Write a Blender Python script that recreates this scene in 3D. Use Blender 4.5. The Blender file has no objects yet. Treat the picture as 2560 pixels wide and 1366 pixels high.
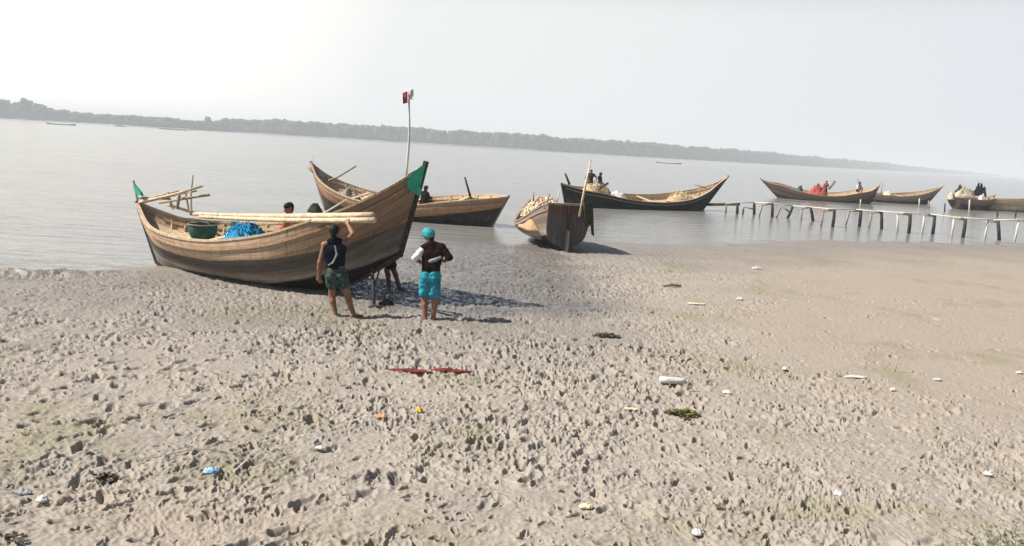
import bpy, math, random
import numpy as np
from mathutils import Matrix, Vector, Euler
random.seed(7)
rng = np.random.default_rng(11)
SC = bpy.context.scene
COL = SC.collection

# ------------------------------------------------------------------ camera, sky, sun, exposure
CAM_H, FPX, ROLL, PITCH = 3.1, 2000.0, math.radians(3.49), math.radians(9.0)
cam_d = bpy.data.cameras.new("camera")
cam_d.sensor_width = 36.0
cam_d.lens = 36.0 * FPX / 2560.0
cam_d.clip_start, cam_d.clip_end = 0.1, 12000.0
cam = bpy.data.objects.new("camera", cam_d)
COL.objects.link(cam)
RC = Matrix.Rotation(math.pi/2 - PITCH, 3, 'X') @ Matrix.Rotation(ROLL, 3, 'Z')
cam.matrix_world = Matrix.Translation((0, 0, CAM_H)) @ RC.to_4x4()
SC.camera = cam

SUN_EL, SUN_AZ = math.radians(47), math.radians(97)   # azimuth measured from the view direction (+Y) towards the left (-X)
sun_dir = Vector((-math.cos(SUN_EL)*math.sin(SUN_AZ), math.cos(SUN_EL)*math.cos(SUN_AZ), math.sin(SUN_EL)))
sun_d = bpy.data.lights.new("sun", 'SUN')
sun_d.energy, sun_d.angle, sun_d.color = 5.0, math.radians(0.5), (1.0, 0.94, 0.86)
sun = bpy.data.objects.new("sun", sun_d)
COL.objects.link(sun)
sun.rotation_euler = sun_dir.to_track_quat('Z', 'Y').to_euler()

W = bpy.data.worlds.new("World")
SC.world = W
W.use_nodes = True
wn = W.node_tree
sky = wn.nodes.new("ShaderNodeTexSky")
sky.sky_type, sky.sun_disc = 'NISHITA', False
sky.sun_elevation = SUN_EL
sky.sun_rotation = -SUN_AZ
sky.air_density, sky.dust_density, sky.ozone_density = 1.0, 2.0, 1.5
bg = wn.nodes["Background"]
bg.inputs[1].default_value = 0.05
# humid white air low over the river, brightest below the sun
def wnode(t, **k):
    n = wn.nodes.new(t)
    for a, b in k.items(): setattr(n, a, b)
    return n
tcw = wnode("ShaderNodeTexCoord")
sep = wnode("ShaderNodeSeparateXYZ"); wn.links.new(tcw.outputs['Generated'], sep.inputs[0])
el = wnode("ShaderNodeMapRange", interpolation_type='SMOOTHSTEP'); wn.links.new(sep.outputs['Z'], el.inputs['Value'])
for k_, v_ in (('From Min', .15), ('From Max', .30), ('To Min', 1.0), ('To Max', 0.0)): el.inputs[k_].default_value = v_
dt = wnode("ShaderNodeVectorMath", operation='DOT_PRODUCT'); wn.links.new(tcw.outputs['Generated'], dt.inputs[0])
dt.inputs[1].default_value = tuple(Vector((-.80, .52, .30)).normalized())
gl = wnode("ShaderNodeMapRange"); wn.links.new(dt.outputs['Value'], gl.inputs['Value'])
for k_, v_ in (('From Min', -.1), ('From Max', .97), ('To Min', 0.0), ('To Max', 1.0)): gl.inputs[k_].default_value = v_
hr = wnode("ShaderNodeValToRGB"); wn.links.new(gl.outputs[0], hr.inputs[0])
e_ = hr.color_ramp.elements
e_[0].position, e_[0].color = 0.0, (.60, .626, .68, 1); e_[1].position, e_[1].color = 1.0, (1.25, 1.18, 1.06, 1)
e2 = e_.new(.45); e2.color = (.69, .698, .706, 1)
e3 = e_.new(.72); e3.color = (.74, .745, .75, 1)
bk_ = wnode("ShaderNodeMapRange", interpolation_type='SMOOTHSTEP'); wn.links.new(sep.outputs['Y'], bk_.inputs['Value'])
for k_, v_ in (('From Min', -.15), ('From Max', .45), ('To Min', .04), ('To Max', 1.0)): bk_.inputs[k_].default_value = v_
el2 = wnode("ShaderNodeMath", operation='MULTIPLY'); wn.links.new(el.outputs[0], el2.inputs[0]); wn.links.new(bk_.outputs[0], el2.inputs[1])
hs = wnode("ShaderNodeVectorMath", operation='SCALE'); wn.links.new(hr.outputs[0], hs.inputs[0]); hs.inputs['Scale'].default_value = 16.9
mxw = wnode("ShaderNodeMix", data_type='RGBA'); wn.links.new(el2.outputs[0], mxw.inputs[0])
wn.links.new(sky.outputs[0], mxw.inputs[6]); wn.links.new(hs.outputs[0], mxw.inputs[7])
wn.links.new(mxw.outputs[2], bg.inputs[0])
SC.view_settings.view_transform = 'Standard'
SC.view_settings.look = 'None'
SC.view_settings.exposure = 0.54
SC.view_settings.gamma = 1.0
SC.view_settings.use_curve_mapping = False

# ------------------------------------------------------------------ sight lines (photo pixels of the 2560 wide picture -> places)
RN = np.array(RC)
def ray(x, y): return RN @ np.array([(x-1280)/FPX, (683-y)/FPX, -1.0])
def on_ground(x, y, z=0.0):
    d = ray(x, y); t = (z-CAM_H)/d[2]
    return np.array([0, 0, CAM_H]) + t*d
def at(x, y, Y):
    d = ray(x, y)
    return np.array([0, 0, CAM_H]) + d*Y/d[1]

# ------------------------------------------------------------------ noise
def _h(ix, iy, s):
    n = (ix.astype(np.int64)*374761393 + iy.astype(np.int64)*668265263 + s*974634541) & 0xFFFFFFFF
    n = ((n ^ (n >> 13))*1274126177) & 0xFFFFFFFF
    n = (n ^ (n >> 16)) & 0xFFFFFFFF
    return n/4294967295.0
def noise(x, y, s=0):
    ix, iy = np.floor(x), np.floor(y)
    fx, fy = x-ix, y-iy
    ux, uy = fx*fx*fx*(fx*(fx*6-15)+10), fy*fy*fy*(fy*(fy*6-15)+10)
    r = 0
    for dx in (0, 1):
        for dy in (0, 1):
            a = _h(ix+dx, iy+dy, s)*2*np.pi
            g = np.cos(a)*(fx-dx) + np.sin(a)*(fy-dy)
            r = r + g*(ux if dx else 1-ux)*(uy if dy else 1-uy)
    return r*1.5
def sstep(a, b, x):
    t = np.clip((x-a)/(b-a), 0, 1)
    return t*t*(3-2*t)

# ------------------------------------------------------------------ mesh helpers
def mesh_obj(name, verts, faces, mat, parent=None, smooth=True, uv=None, attrs=None):
    me = bpy.data.meshes.new(name)
    verts = np.asarray(verts, dtype=float)
    if isinstance(faces, np.ndarray):
        nf, k = faces.shape
        me.vertices.add(len(verts)); me.vertices.foreach_set('co', verts.ravel())
        me.loops.add(nf*k); me.loops.foreach_set('vertex_index', faces.ravel().astype(np.int32))
        me.polygons.add(nf); me.polygons.foreach_set('loop_start', (np.arange(nf)*k).astype(np.int32))
        me.update(calc_edges=True)
    else:
        me.from_pydata([tuple(v) for v in verts], [], [tuple(int(i) for i in f) for f in faces])
    if smooth: me.polygons.foreach_set('use_smooth', np.ones(len(me.polygons), dtype=bool))
    if uv is not None:
        ul = me.uv_layers.new(name='UVMap')
        li = np.empty(len(me.loops), dtype=np.int32); me.loops.foreach_get('vertex_index', li)
        ul.data.foreach_set('uv', np.asarray(uv, dtype=np.float32)[li].ravel())
    for k, v in (attrs or {}).items():
        a = me.attributes.new(k, 'FLOAT', 'POINT')
        a.data.foreach_set('value', np.asarray(v, dtype=np.float32))
    me.validate(); me.update()
    o = bpy.data.objects.new(name, me)
    COL.objects.link(o)
    if mat is not None: me.materials.append(mat)
    if parent is not None: o.parent = parent
    return o
def tag(o, label=None, cat=None, group=None, kind=None):
    if label: o['label'] = label
    if cat: o['category'] = cat
    if group: o['group'] = group
    if kind: o['kind'] = kind
    return o
def thing(name, label, cat, loc=(0, 0, 0), rz=0.0, group=None):
    o = bpy.data.objects.new(name, None)
    o.empty_display_size = 0.2
    COL.objects.link(o)
    o.location = tuple(float(c) for c in loc); o.rotation_euler = (0, 0, rz)
    return tag(o, label, cat, group)
def rebase(o):
    """move the origin of a single-mesh thing to the middle of its base"""
    me = o.data
    n = len(me.vertices); co = np.empty(n*3); me.vertices.foreach_get('co', co); co = co.reshape(-1, 3)
    b = np.array([(co[:, 0].min()+co[:, 0].max())/2, (co[:, 1].min()+co[:, 1].max())/2, co[:, 2].min()])
    me.vertices.foreach_set('co', (co-b).ravel()); me.update()
    o.location = tuple(np.array(o.location)+b)
    return o
def norm(v):
    v = np.asarray(v, float); return v/max(1e-9, np.linalg.norm(v))
class MB:
    def __init__(s): s.v, s.f = [], []
    def add(s, v, f):
        k = len(s.v); s.v += [tuple(map(float, p)) for p in v]; s.f += [tuple(i+k for i in q) for q in f]
    def tube(s, path, rad, n=8, cap=True, jit=0.0):
        path = [np.asarray(p, float) for p in path]
        if not hasattr(rad, '__len__'): rad = [rad]*len(path)
        vs, fs, prev = [], [], None
        for i, p in enumerate(path):
            t = norm(path[min(i+1, len(path)-1)]-path[max(i-1, 0)])
            a = prev if prev is not None else (np.array([0, 0, 1.]) if abs(t[2]) < .9 else np.array([1., 0, 0]))
            a = norm(a-t*np.dot(a, t)); b = np.cross(t, a); prev = a
            for k in range(n):
                w = 2*math.pi*k/n
                vs.append(p+(a*math.cos(w)+b*math.sin(w))*rad[i]*(1+jit*(random.random()-.5)))
        for i in range(len(path)-1):
            for k in range(n):
                fs.append((i*n+k, i*n+(k+1) % n, (i+1)*n+(k+1) % n, (i+1)*n+k))
        if cap:
            fs.append(tuple(range(n))[::-1]); fs.append(tuple((len(path)-1)*n+k for k in range(n)))
        s.add(vs, fs); return s
    def bar(s, p, q, w, h, up=(0, 0, 1), bev=0.12):
        """squared timber with chamfered edges from p to q"""
        p, q = np.asarray(p, float), np.asarray(q, float)
        t = norm(q-p); a = norm(np.cross(t, up)) if abs(np.dot(t, up)) < .99 else norm(np.cross(t, (1, 0, 0))); b = np.cross(a, t)
        c = bev*min(w, h)
        pr = [(-w/2+c, -h/2), (w/2-c, -h/2), (w/2, -h/2+c), (w/2, h/2-c), (w/2-c, h/2), (-w/2+c, h/2), (-w/2, h/2-c), (-w/2, -h/2+c)]
        vs = [e+a*x+b*y for e in (p, q) for x, y in pr]
        fs = [(k, (k+1) % 8, 8+(k+1) % 8, 8+k) for k in range(8)]+[tuple(range(8))[::-1], tuple(range(8, 16))]
        s.add(vs, fs); return s
    def sweep(s, path, w, h, side):
        """rectangular section swept along a path; side = sideways unit vectors"""
        n = len(path); vs, fs = [], []
        for p, a in zip(path, side):
            p = np.asarray(p, float); a = np.asarray(a, float); u = np.array([0, 0, 1.])
            for x, y in ((-w/2, -h/2), (w/2, -h/2), (w/2, h/2), (-w/2, h/2)): vs.append(p+a*x+u*y)
        for i in range(n-1):
            for k in range(4): fs.append((i*4+k, i*4+(k+1) % 4, (i+1)*4+(k+1) % 4, (i+1)*4+k))
        fs += [(3, 2, 1, 0), tuple((n-1)*4+k for k in range(4))]
        s.add(vs, fs); return s
    def build(s, name, mat, parent=None, smooth=False):
        return mesh_obj(name, s.v, s.f, mat, parent, smooth)

# ------------------------------------------------------------------ materials
def new_mat(name):
    m = bpy.data.materials.new(name); m.use_nodes = True
    return m, m.node_tree, m.node_tree.nodes["Principled BSDF"]
def N(nt, typ, **kw):
    n = nt.nodes.new(typ)
    for k, v in kw.items():
        if k in n.inputs.keys(): n.inputs[k].default_value = v
        else: setattr(n, k, v)
    return n
def L(nt, a, b): nt.links.new(a, b)
def ramp(nt, fac, stops):
    r = nt.nodes.new("ShaderNodeValToRGB"); e = r.color_ramp.elements
    while len(e) < len(stops): e.new(0.5)
    for k, (p, c) in enumerate(stops): e[k].position = p; e[k].color = (*c, 1) if len(c) == 3 else c
    L(nt, fac, r.inputs[0]); return r.outputs[0]
def mixc(nt, fac, a, b, mode='MIX'):
    m = nt.nodes.new("ShaderNodeMix"); m.data_type = 'RGBA'; m.blend_type = mode
    for s, v in ((m.inputs[0], fac), (m.inputs[6], a), (m.inputs[7], b)):
        if isinstance(v, (int, float)): s.default_value = v
        elif isinstance(v, (tuple, list)): s.default_value = (*v, 1) if len(v) == 3 else v
        else: L(nt, v, s)
    return m.outputs[2]
def mth(nt, op, a, b=None, c=None, clamp=False):
    m = nt.nodes.new("ShaderNodeMath"); m.operation = op; m.use_clamp = clamp
    for s, v in zip(m.inputs, (a, b, c)):
        if v is None: continue
        if isinstance(v, (int, float)): s.default_value = v
        else: L(nt, v, s)
    return m.outputs[0]
def plain(name, c, rough=.7, var=.35, scale=9.0, bump=.3, stretch=None, c2=None, coord='Object', spec=.18):
    m, nt, p = new_mat(name)
    tc = N(nt, "ShaderNodeTexCoord"); mp = N(nt, "ShaderNodeMapping"); L(nt, tc.outputs[coord], mp.inputs[0])
    if stretch: mp.inputs['Scale'].default_value = stretch
    nz = N(nt, "ShaderNodeTexNoise", Scale=scale, Detail=5.0, Roughness=.62); L(nt, mp.outputs[0], nz.inputs['Vector'])
    lo = tuple(x*(1-var) for x in c) if c2 is None else c2
    hi = tuple(min(1, x*(1+var*.8)) for x in c)
    L(nt, ramp(nt, nz.outputs['Fac'], [(.3, lo), (.55, c), (.75, hi)]), p.inputs['Base Color'])
    p.inputs['Roughness'].default_value = rough
    p.inputs['Specular IOR Level'].default_value = spec*(.3 if name.endswith(('_cloth', '_shirt')) else 1)
    if bump:
        b = N(nt, "ShaderNodeBump", Strength=bump, Distance=.01); L(nt, nz.outputs['Fac'], b.inputs['Height']); L(nt, b.outputs[0], p.inputs['Normal'])
    return m
M = {}
M['pale_wood'] = plain('pale_wood', (.56, .43, .29), .7, .35, 14, .3, (1, 1, 1), (.27, .19, .115))
M['rail_wood'] = plain('rail_wood', (.62, .49, .34), .65, .3, 16, .3, None, (.34, .24, .15))
M['grey_wood'] = plain('grey_wood', (.30, .25, .20), .8, .45, 14, .4)
M['dark_wood'] = plain('dark_wood', (.055, .042, .035), .75, .5, 14, .4)
M['red_wood'] = plain('red_wood', (.16, .062, .036), .6, .5, 7, .4, (6, 6, 1), (.045, .02, .013))
def transom_mat():
    m, nt, p = new_mat('transom_wood')
    tc = N(nt, "ShaderNodeTexCoord"); sx = N(nt, "ShaderNodeSeparateXYZ"); L(nt, tc.outputs['Object'], sx.inputs[0])
    mp = N(nt, "ShaderNodeMapping"); mp.inputs['Scale'].default_value = (1, 14, .9); L(nt, tc.outputs['Object'], mp.inputs[0])
    nz = N(nt, "ShaderNodeTexNoise", Scale=2.0, Detail=6.0, Roughness=.65); L(nt, mp.outputs[0], nz.inputs['Vector'])
    up = ramp(nt, nz.outputs['Fac'], [(.3, (.035, .017, .012)), (.5, (.105, .045, .03)), (.72, (.22, .125, .09))])
    lo = ramp(nt, nz.outputs['Fac'], [(.3, (.045, .038, .037)), (.55, (.11, .095, .092)), (.75, (.22, .19, .18))])
    f = mth(nt, 'MULTIPLY_ADD', mth(nt, 'ADD', sx.outputs[2], mth(nt, 'MULTIPLY', nz.outputs['Fac'], .8)), 3.0, -3.9, clamp=True)
    L(nt, mixc(nt, f, lo, up), p.inputs['Base Color']); p.inputs['Roughness'].default_value = .7
    b = N(nt, "ShaderNodeBump", Strength=.5, Distance=.012); L(nt, nz.outputs['Fac'], b.inputs['Height']); L(nt, b.outputs[0], p.inputs['Normal'])
    return m
M['transom_wood'] = transom_mat()
M['bamboo'] = plain('bamboo', (.66, .53, .37), .5, .25, 10, .2, None, (.40, .30, .19))
M['dull_pole'] = plain('dull_pole', (.36, .29, .22), .7, .3, 10, .2)
M['white_pole'] = plain('white_pole', (.62, .60, .55), .6, .2, 10, .2)
M['brown_wood'] = plain('brown_wood', (.42, .28, .175), .75, .4, 12, .4)
M['green_paint'] = plain('green_paint', (.045, .42, .26), .5, .2, 7, .2, None, (.03, .30, .18))
M['teal_net'] = plain('teal_net', (.03, .12, .10), .8, .6, 20, 1.0, None, (.008, .03, .027))
M['blue_net'] = plain('blue_net', (.0, .27, .50), .6, .6, 18, 1.0, None, (.0, .09, .22))
M['pale_teal'] = plain('pale_teal', (.35, .52, .48), .7, .3, 20, .8)
M['red_cloth'] = plain('red_cloth', (.62, .09, .06), .8, .35, 8, .5)
M['maroon_cloth'] = plain('maroon_cloth', (.19, .038, .036), .8, .5, 14, .6, None, (.07, .012, .012))
M['flag_red'] = plain('flag_red', (.42, .10, .12), .8, .4, 20, .3, (3, 3, .4), (.24, .05, .06))
M['flag_pink'] = plain('flag_pink', (.62, .34, .34), .8, .3, 9, .3)
M['white_cloth'] = plain('white_cloth', (.72, .70, .67), .75, .15, 8, .4)
M['black_cloth'] = plain('black_cloth', (.010, .009, .010), .95, .5, 8, .4)
M['maroon_shirt'] = plain('maroon_shirt', (.020, .009, .009), .95, .5, 6, .4)
M['navy_cloth'] = plain('navy_cloth', (.006, .008, .019), .95, .5, 6, .4)
M['cyan_cloth'] = plain('cyan_cloth', (.035, .28, .36), .85, .5, 6, .4, None, (.012, .14, .21))
M['cap_cloth'] = plain('cap_cloth', (.05, .36, .38), .8, .45, 12, .4, None, (.015, .12, .15))
M['print_cloth'] = plain('print_cloth', (.055, .10, .078), .8, .8, 17, .3, None, (.004, .007, .009))
M['grey_cloth'] = plain('grey_cloth', (.34, .34, .36), .8, .25, 8, .4)
M['olive_cloth'] = plain('olive_cloth', (.05, .05, .03), .85, .5, 9, .5)
M['skin'] = plain('skin', (.25, .115, .068), .5, .15, 5, .1, spec=.4)
M['dark_skin'] = plain('dark_skin', (.17, .078, .05), .5, .15, 5, .1, spec=.4)
M['hair'] = plain('hair', (.008, .007, .007), .6, .4, 30, .6)
M['white_plastic'] = plain('white_plastic', (.66, .645, .61), .45, .2, 14, .4, None, (.42, .40, .36))
M['cream_plastic'] = plain('cream_plastic', (.78, .68, .45), .5, .15, 8, .2)
M['yellow_wrap'] = plain('yellow_wrap', (.70, .52, .08), .4, .4, 20, .4, None, (.3, .2, .05))
M['orange_scrap'] = plain('orange_scrap', (.55, .30, .17), .7, .3, 14, .4)
M['blue_wrap'] = plain('blue_wrap', (.16, .36, .58), .35, .6, 16, .4, None, (.55, .62, .6))
M['rope'] = plain('rope', (.52, .40, .24), .85, .5, 30, .8, None, (.2, .12, .06))
M['orange_rope'] = plain('orange_rope', (.50, .34, .19), .85, .5, 30, .8, None, (.16, .08, .04))
M['far_cloth'] = plain('far_cloth', (.46, .105, .075), .8, .4, 6, .5, None, (.25, .06, .045))
M['sack_cloth'] = plain('sack_cloth', (.52, .46, .35), .8, .3, 6, .5, None, (.30, .25, .18))
M['weed'] = plain('weed', (.15, .145, .05), .8, .7, 14, .6, None, (.05, .045, .02))
M['dark_weed'] = plain('dark_weed', (.10, .085, .06), .8, .6, 14, .6)
M['grass'] = plain('grass', (.16, .19, .055), .7, .5, 2, .0)
M['far_leaf'] = plain('far_leaf', (.055, .072, .045), .9, .6, .12, .0, None, (.028, .04, .03))
M['far_trunk'] = plain('far_trunk', (.10, .08, .06), .9, .3, 1, .0)
M['far_bank'] = plain('far_bank', (.30, .26, .20), .9, .3, .05, .0)
M['grey_paint'] = plain('grey_paint', (.12, .14, .18), .6, .3, 1, .0)

def hull_mat(name, up, low, seams=7, strake=.0, stain=.5, pale_low=None, bow=None):
    """planked hull: UV.x metres along the hull, UV.y keel 0 to gunwale 1, attribute band = height above the paint line"""
    m, nt, p = new_mat(name)
    uv = N(nt, "ShaderNodeUVMap"); uv.uv_map = 'UVMap'
    sx = N(nt, "ShaderNodeSeparateXYZ"); L(nt, uv.outputs[0], sx.inputs[0])
    at_ = N(nt, "ShaderNodeAttribute"); at_.attribute_name = 'band'
    mp = N(nt, "ShaderNodeMapping"); mp.inputs['Scale'].default_value = (1.2, 26, 1); L(nt, uv.outputs[0], mp.inputs[0])
    grain = N(nt, "ShaderNodeTexNoise", Scale=2.2, Detail=6.0, Roughness=.65); L(nt, mp.outputs[0], grain.inputs['Vector'])
    mp2 = N(nt, "ShaderNodeMapping"); mp2.inputs['Scale'].default_value = (1.0, 2.2, 1); L(nt, uv.outputs[0], mp2.inputs[0])
    blot = N(nt, "ShaderNodeTexNoise", Scale=2.4, Detail=6.0, Roughness=.7); L(nt, mp2.outputs[0], blot.inputs['Vector'])
    wob = mth(nt, 'MULTIPLY_ADD', blot.outputs['Fac'], .05, -.025)
    band = mth(nt, 'ADD', at_.outputs['Fac'], wob)
    upc = ramp(nt, grain.outputs['Fac'], [(.25, tuple(c*.5 for c in up)), (.5, up), (.78, tuple(min(1, c*1.4) for c in up))])
    if bow:
        ab = mth(nt, 'ABSOLUTE', mth(nt, 'WRAP', sx.outputs[0], 20.0, 0.0))
        bf = mth(nt, 'MULTIPLY_ADD', mth(nt, 'ADD', ab, mth(nt, 'MULTIPLY', blot.outputs['Fac'], 2.0)), .42, -2.2, clamp=True)
        upc = mixc(nt, mth(nt, 'MULTIPLY', bf, .85), upc, mixc(nt, grain.outputs['Fac'], tuple(c*.5 for c in bow), tuple(c*1.4 for c in bow)))
    upc = mixc(nt, mth(nt, 'MULTIPLY', ramp(nt, blot.outputs['Fac'], [(.5, (0, 0, 0)), (.75, (1, 1, 1))]), stain), upc, tuple(c*.38 for c in up))
    lowc = ramp(nt, grain.outputs['Fac'], [(.25, tuple(c*.5 for c in low)), (.5, low), (.8, tuple(min(1, c*1.7) for c in low))])
    if pale_low:
        f = ramp(nt, mth(nt, 'ADD', band, .5), [(.0, (1, 1, 1)), (.16, (1, 1, 1)), (.26, (0, 0, 0))])
        lowc = mixc(nt, mth(nt, 'MULTIPLY', f, ramp(nt, blot.outputs['Fac'], [(.35, (.35, .35, .35)), (.65, (1, 1, 1))])), lowc, pale_low)
    else:
        lowc = mixc(nt, mth(nt, 'MULTIPLY', ramp(nt, blot.outputs['Fac'], [(.45, (0, 0, 0)), (.7, (1, 1, 1))]), .45), lowc, tuple(min(1, c*1.9+.02) for c in low))
    col = mixc(nt, ramp(nt, mth(nt, 'MULTIPLY_ADD', band, 12, .5, clamp=True), [(.4, (0, 0, 0)), (.6, (1, 1, 1))]), lowc, upc)
    mp3 = N(nt, "ShaderNodeMapping"); mp3.inputs['Scale'].default_value = (5.5, .9, 1); L(nt, uv.outputs[0], mp3.inputs[0])
    drip = N(nt, "ShaderNodeTexNoise", Scale=1.6, Detail=5.0, Roughness=.7); L(nt, mp3.outputs[0], drip.inputs['Vector'])
    col = mixc(nt, mth(nt, 'MULTIPLY', ramp(nt, drip.outputs['Fac'], [(.5, (0, 0, 0)), (.68, (1, 1, 1))]), .5), col, mixc(nt, .5, low, tuple(c*.35 for c in up)))
    mud_ = mth(nt, 'MULTIPLY', mth(nt, 'SUBTRACT', 1.0, mth(nt, 'MULTIPLY', sx.outputs[1], 1.7), clamp=True), ramp(nt, blot.outputs['Fac'], [(.42, (0, 0, 0)), (.62, (1, 1, 1))]))
    col = mixc(nt, mth(nt, 'MULTIPLY', mud_, .6), col, (.27, .235, .195))
    ta = N(nt, "ShaderNodeAttribute"); ta.attribute_name = 'tar'
    tf_ = mth(nt, 'MULTIPLY_ADD', mth(nt, 'ADD', ta.outputs['Fac'], mth(nt, 'MULTIPLY', wob, .6)), 25, .5, clamp=True)
    col = mixc(nt, tf_, col, (.012, .011, .012))  # near-black zone along the bottom of the hull
    pl = mth(nt, 'FRACT', mth(nt, 'MULTIPLY', sx.outputs[1], float(seams)))
    wn_ = N(nt, "ShaderNodeTexWhiteNoise"); wn_.noise_dimensions = '1D'; L(nt, mth(nt, 'FLOOR', mth(nt, 'MULTIPLY', sx.outputs[1], float(seams))), wn_.inputs['W'])
    col = mixc(nt, 1.0, col, mixc(nt, wn_.outputs['Value'], (.72, .71, .70), (1.12, 1.1, 1.06)), 'MULTIPLY')
    seam = mth(nt, 'LESS_THAN', pl, .07)
    jt = mth(nt, 'FRACT', mth(nt, 'ADD', mth(nt, 'MULTIPLY', sx.outputs[0], .27), mth(nt, 'MULTIPLY', mth(nt, 'FLOOR', mth(nt, 'MULTIPLY', sx.outputs[1], float(seams))), .37)))
    joint = mth(nt, 'LESS_THAN', jt, .005)
    gap = mth(nt, 'MAXIMUM', seam, joint)
    col = mixc(nt, mth(nt, 'MULTIPLY', gap, .5), col, tuple(c*.2 for c in low))
    L(nt, col, p.inputs['Base Color'])
    p.inputs['Roughness'].default_value = .8; p.inputs['Specular IOR Level'].default_value = .15
    h = mth(nt, 'SUBTRACT', mth(nt, 'MULTIPLY', grain.outputs['Fac'], .5), gap)
    b = N(nt, "ShaderNodeBump", Strength=.5, Distance=.012); L(nt, h, b.inputs['Height']); L(nt, b.outputs[0], p.inputs['Normal'])
    return m

# ------------------------------------------------------------------ ground: one mud sheet down into the river bed
SHORE = np.array([(-400, -120), (-60, 4.5), (-22, 12.6), (-14, 14.6), (-10.3, 15.8), (-8.9, 16.6), (-8.1, 18.1), (-4.5, 22.0), (-1.1, 25.9), (4.6, 29.2), (12.2, 34.0), (25.1, 39.5), (60, 51), (400, 160)], float)
WATER_Z = -0.10
def shore_dist(x, y):
    best = np.full(x.shape, 1e9); sg = np.ones(x.shape)
    for (ax, ay), (bx, by) in zip(SHORE[:-1], SHORE[1:]):
        dx, dy = bx-ax, by-ay; l2 = dx*dx+dy*dy
        t = np.clip(((x-ax)*dx+(y-ay)*dy)/l2, 0, 1)
        d = np.hypot(x-ax-t*dx, y-ay-t*dy)
        c = dx*(y-ay)-dy*(x-ax)
        m = d < best
        best = np.where(m, d, best); sg = np.where(m, np.where(c > 0, -1., 1.), sg)
    return best*sg
def macro(x, y):
    d = shore_dist(x, y)
    z = np.where(d > 0, WATER_Z+.10*(1-np.exp(-np.maximum(d, 0)/3.2)), WATER_Z+.045*d)
    return np.maximum(z, -2.0), d
th_in = np.linspace(-.82, .82, 1460)
th = np.concatenate([np.linspace(-1.35, -.82, 40)[:-1], th_in, np.linspace(.82, 1.35, 40)[1:]])
rs = [3.2]
while rs[-1] < 4200:
    r = rs[-1]
    if r < 5.8: dr = .05
    elif r < 30: dr = min(max(.0085, r*r/2480*.62), .055)
    else: dr = .055*(r/30)**3.2
    rs.append(r+min(dr, 400))
rs = np.array(rs)
TH, RR = np.meshgrid(th, rs)
GX, GY = RR*np.sin(TH), RR*np.cos(TH)
GZ, GD = macro(GX, GY)
near = RR < 70
right_smooth = sstep(.12, .42, TH)*sstep(8.5, 15, RR)
rough = (.12+.88*sstep(.3, np.where(GX < -3, 2.4, 5.0), GD+1.0*noise(GX*.5, GY*.5, 3)))*(1-.68*right_smooth)
rough *= .45+.55*sstep(-.2, .3, noise(GX*.55+7, GY*.55, 5)+.5*noise(GX*1.6, GY*1.6, 6))
rough = np.maximum(rough, np.exp(-((GX+9.4)/2.0)**2-((GY-16.0-.16*(GX+9.4))/.8)**2))
smooth_l = np.exp(-((GX+4.6)/1.9)**2-((GY-10.2)/.8)**2)
rough *= 1-.75*smooth_l
fl = np.zeros_like(GZ)
sel = near
x, y, ro = GX[sel], GY[sel], rough[sel]
def ridg(x, y, s): return 1-2.2*np.abs(noise(x, y, s))
ro = ro*(1+.25*sstep(9.5, 14, RR[sel])*(1-right_smooth[sel]))
w1, w2 = noise(x*1.7, y*1.7, 21)*.35, noise(x*1.7, y*1.7, 22)*.35
z = (.020+.022*np.exp(-(GD[sel]/3.5)**2))*noise(x*.42, y*.42, 8)+.014*np.exp(-(GD[sel]/3.0)**2)*noise(x*.9, y*1.6, 19)+.012*noise(x*1.3, y*1.3, 9)*(.35+.65*ro)
ca, sa = np.cos(.55+1.1*noise(x*.25, y*.25, 33)), np.sin(.55+1.1*noise(x*.25, y*.25, 33))
sm1, sm2 = x*ca+y*sa, -x*sa+y*ca
z += ro*(.012*(ridg(sm1*4.5+w1, sm2*11+w2, 34)-.4)+.009*noise(sm1*9, sm2*24, 35)+.017*noise(x*2.9+w1, y*2.9+w2, 10)+.013*(ridg(x*4.6+w1, y*4.6+w2, 11)-.4)+.012*noise(x*9.5, y*9.5, 12)+.012*(ridg(x*13+w1*3, y*13, 14)-.4)+.008*noise(x*24, y*24, 13))
z += .0022*noise(x*12, y*12, 15)
fl[sel] = z
# a low ragged mud ridge on the left shore
fl += .10*np.exp(-((GX+9.4)/1.6)**2-((GY-16.2-.16*(GX+9.4))/.45)**2)*(1+.8*noise(GX*2.2, GY*2.2, 31)+.5*noise(GX*6, GY*6, 32))
wz = sstep(13.4, 14.6, GY)*sstep(-4.6, -3.2, GX)*(1-sstep(1.5, 4.5, GX))*near
fl += wz*(.016*(ridg(GX*2.6, GY*3.4, 71)-.3)+.011*noise(GX*6.5, GY*7.5, 72))
GZ = GZ+fl
# trodden pits and heel marks
def pit(cx, cy, ang, a, w, h):
    r, t = math.hypot(cx, cy), math.atan2(cx, cy)
    R_ = 2.2*a
    i0, i1 = np.searchsorted(rs, r-R_), np.searchsorted(rs, r+R_)
    j0, j1 = np.searchsorted(th, t-R_/r), np.searchsorted(th, t+R_/r)
    if i1-i0 < 2 or j1-j0 < 2: return
    X, Y = GX[i0:i1, j0:j1]-cx, GY[i0:i1, j0:j1]-cy
    c, s = math.cos(ang), math.sin(ang)
    q = np.sqrt(((X*c+Y*s)/a)**2+((-X*s+Y*c)/w)**2)
    q = q*(1+.35*noise(GX[i0:i1, j0:j1]*11, GY[i0:i1, j0:j1]*11, 41))
    GZ[i0:i1, j0:j1] += -h/(1+q**6)+.34*h*np.exp(-((q-1.55)/.42)**2)
def rough_at(x, y):
    i = min(len(rs)-1, np.searchsorted(rs, math.hypot(x, y))); j = min(len(th)-1, np.searchsorted(th, math.atan2(x, y)))
    return rough[i, j], GD[i, j]
k = 0
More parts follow.
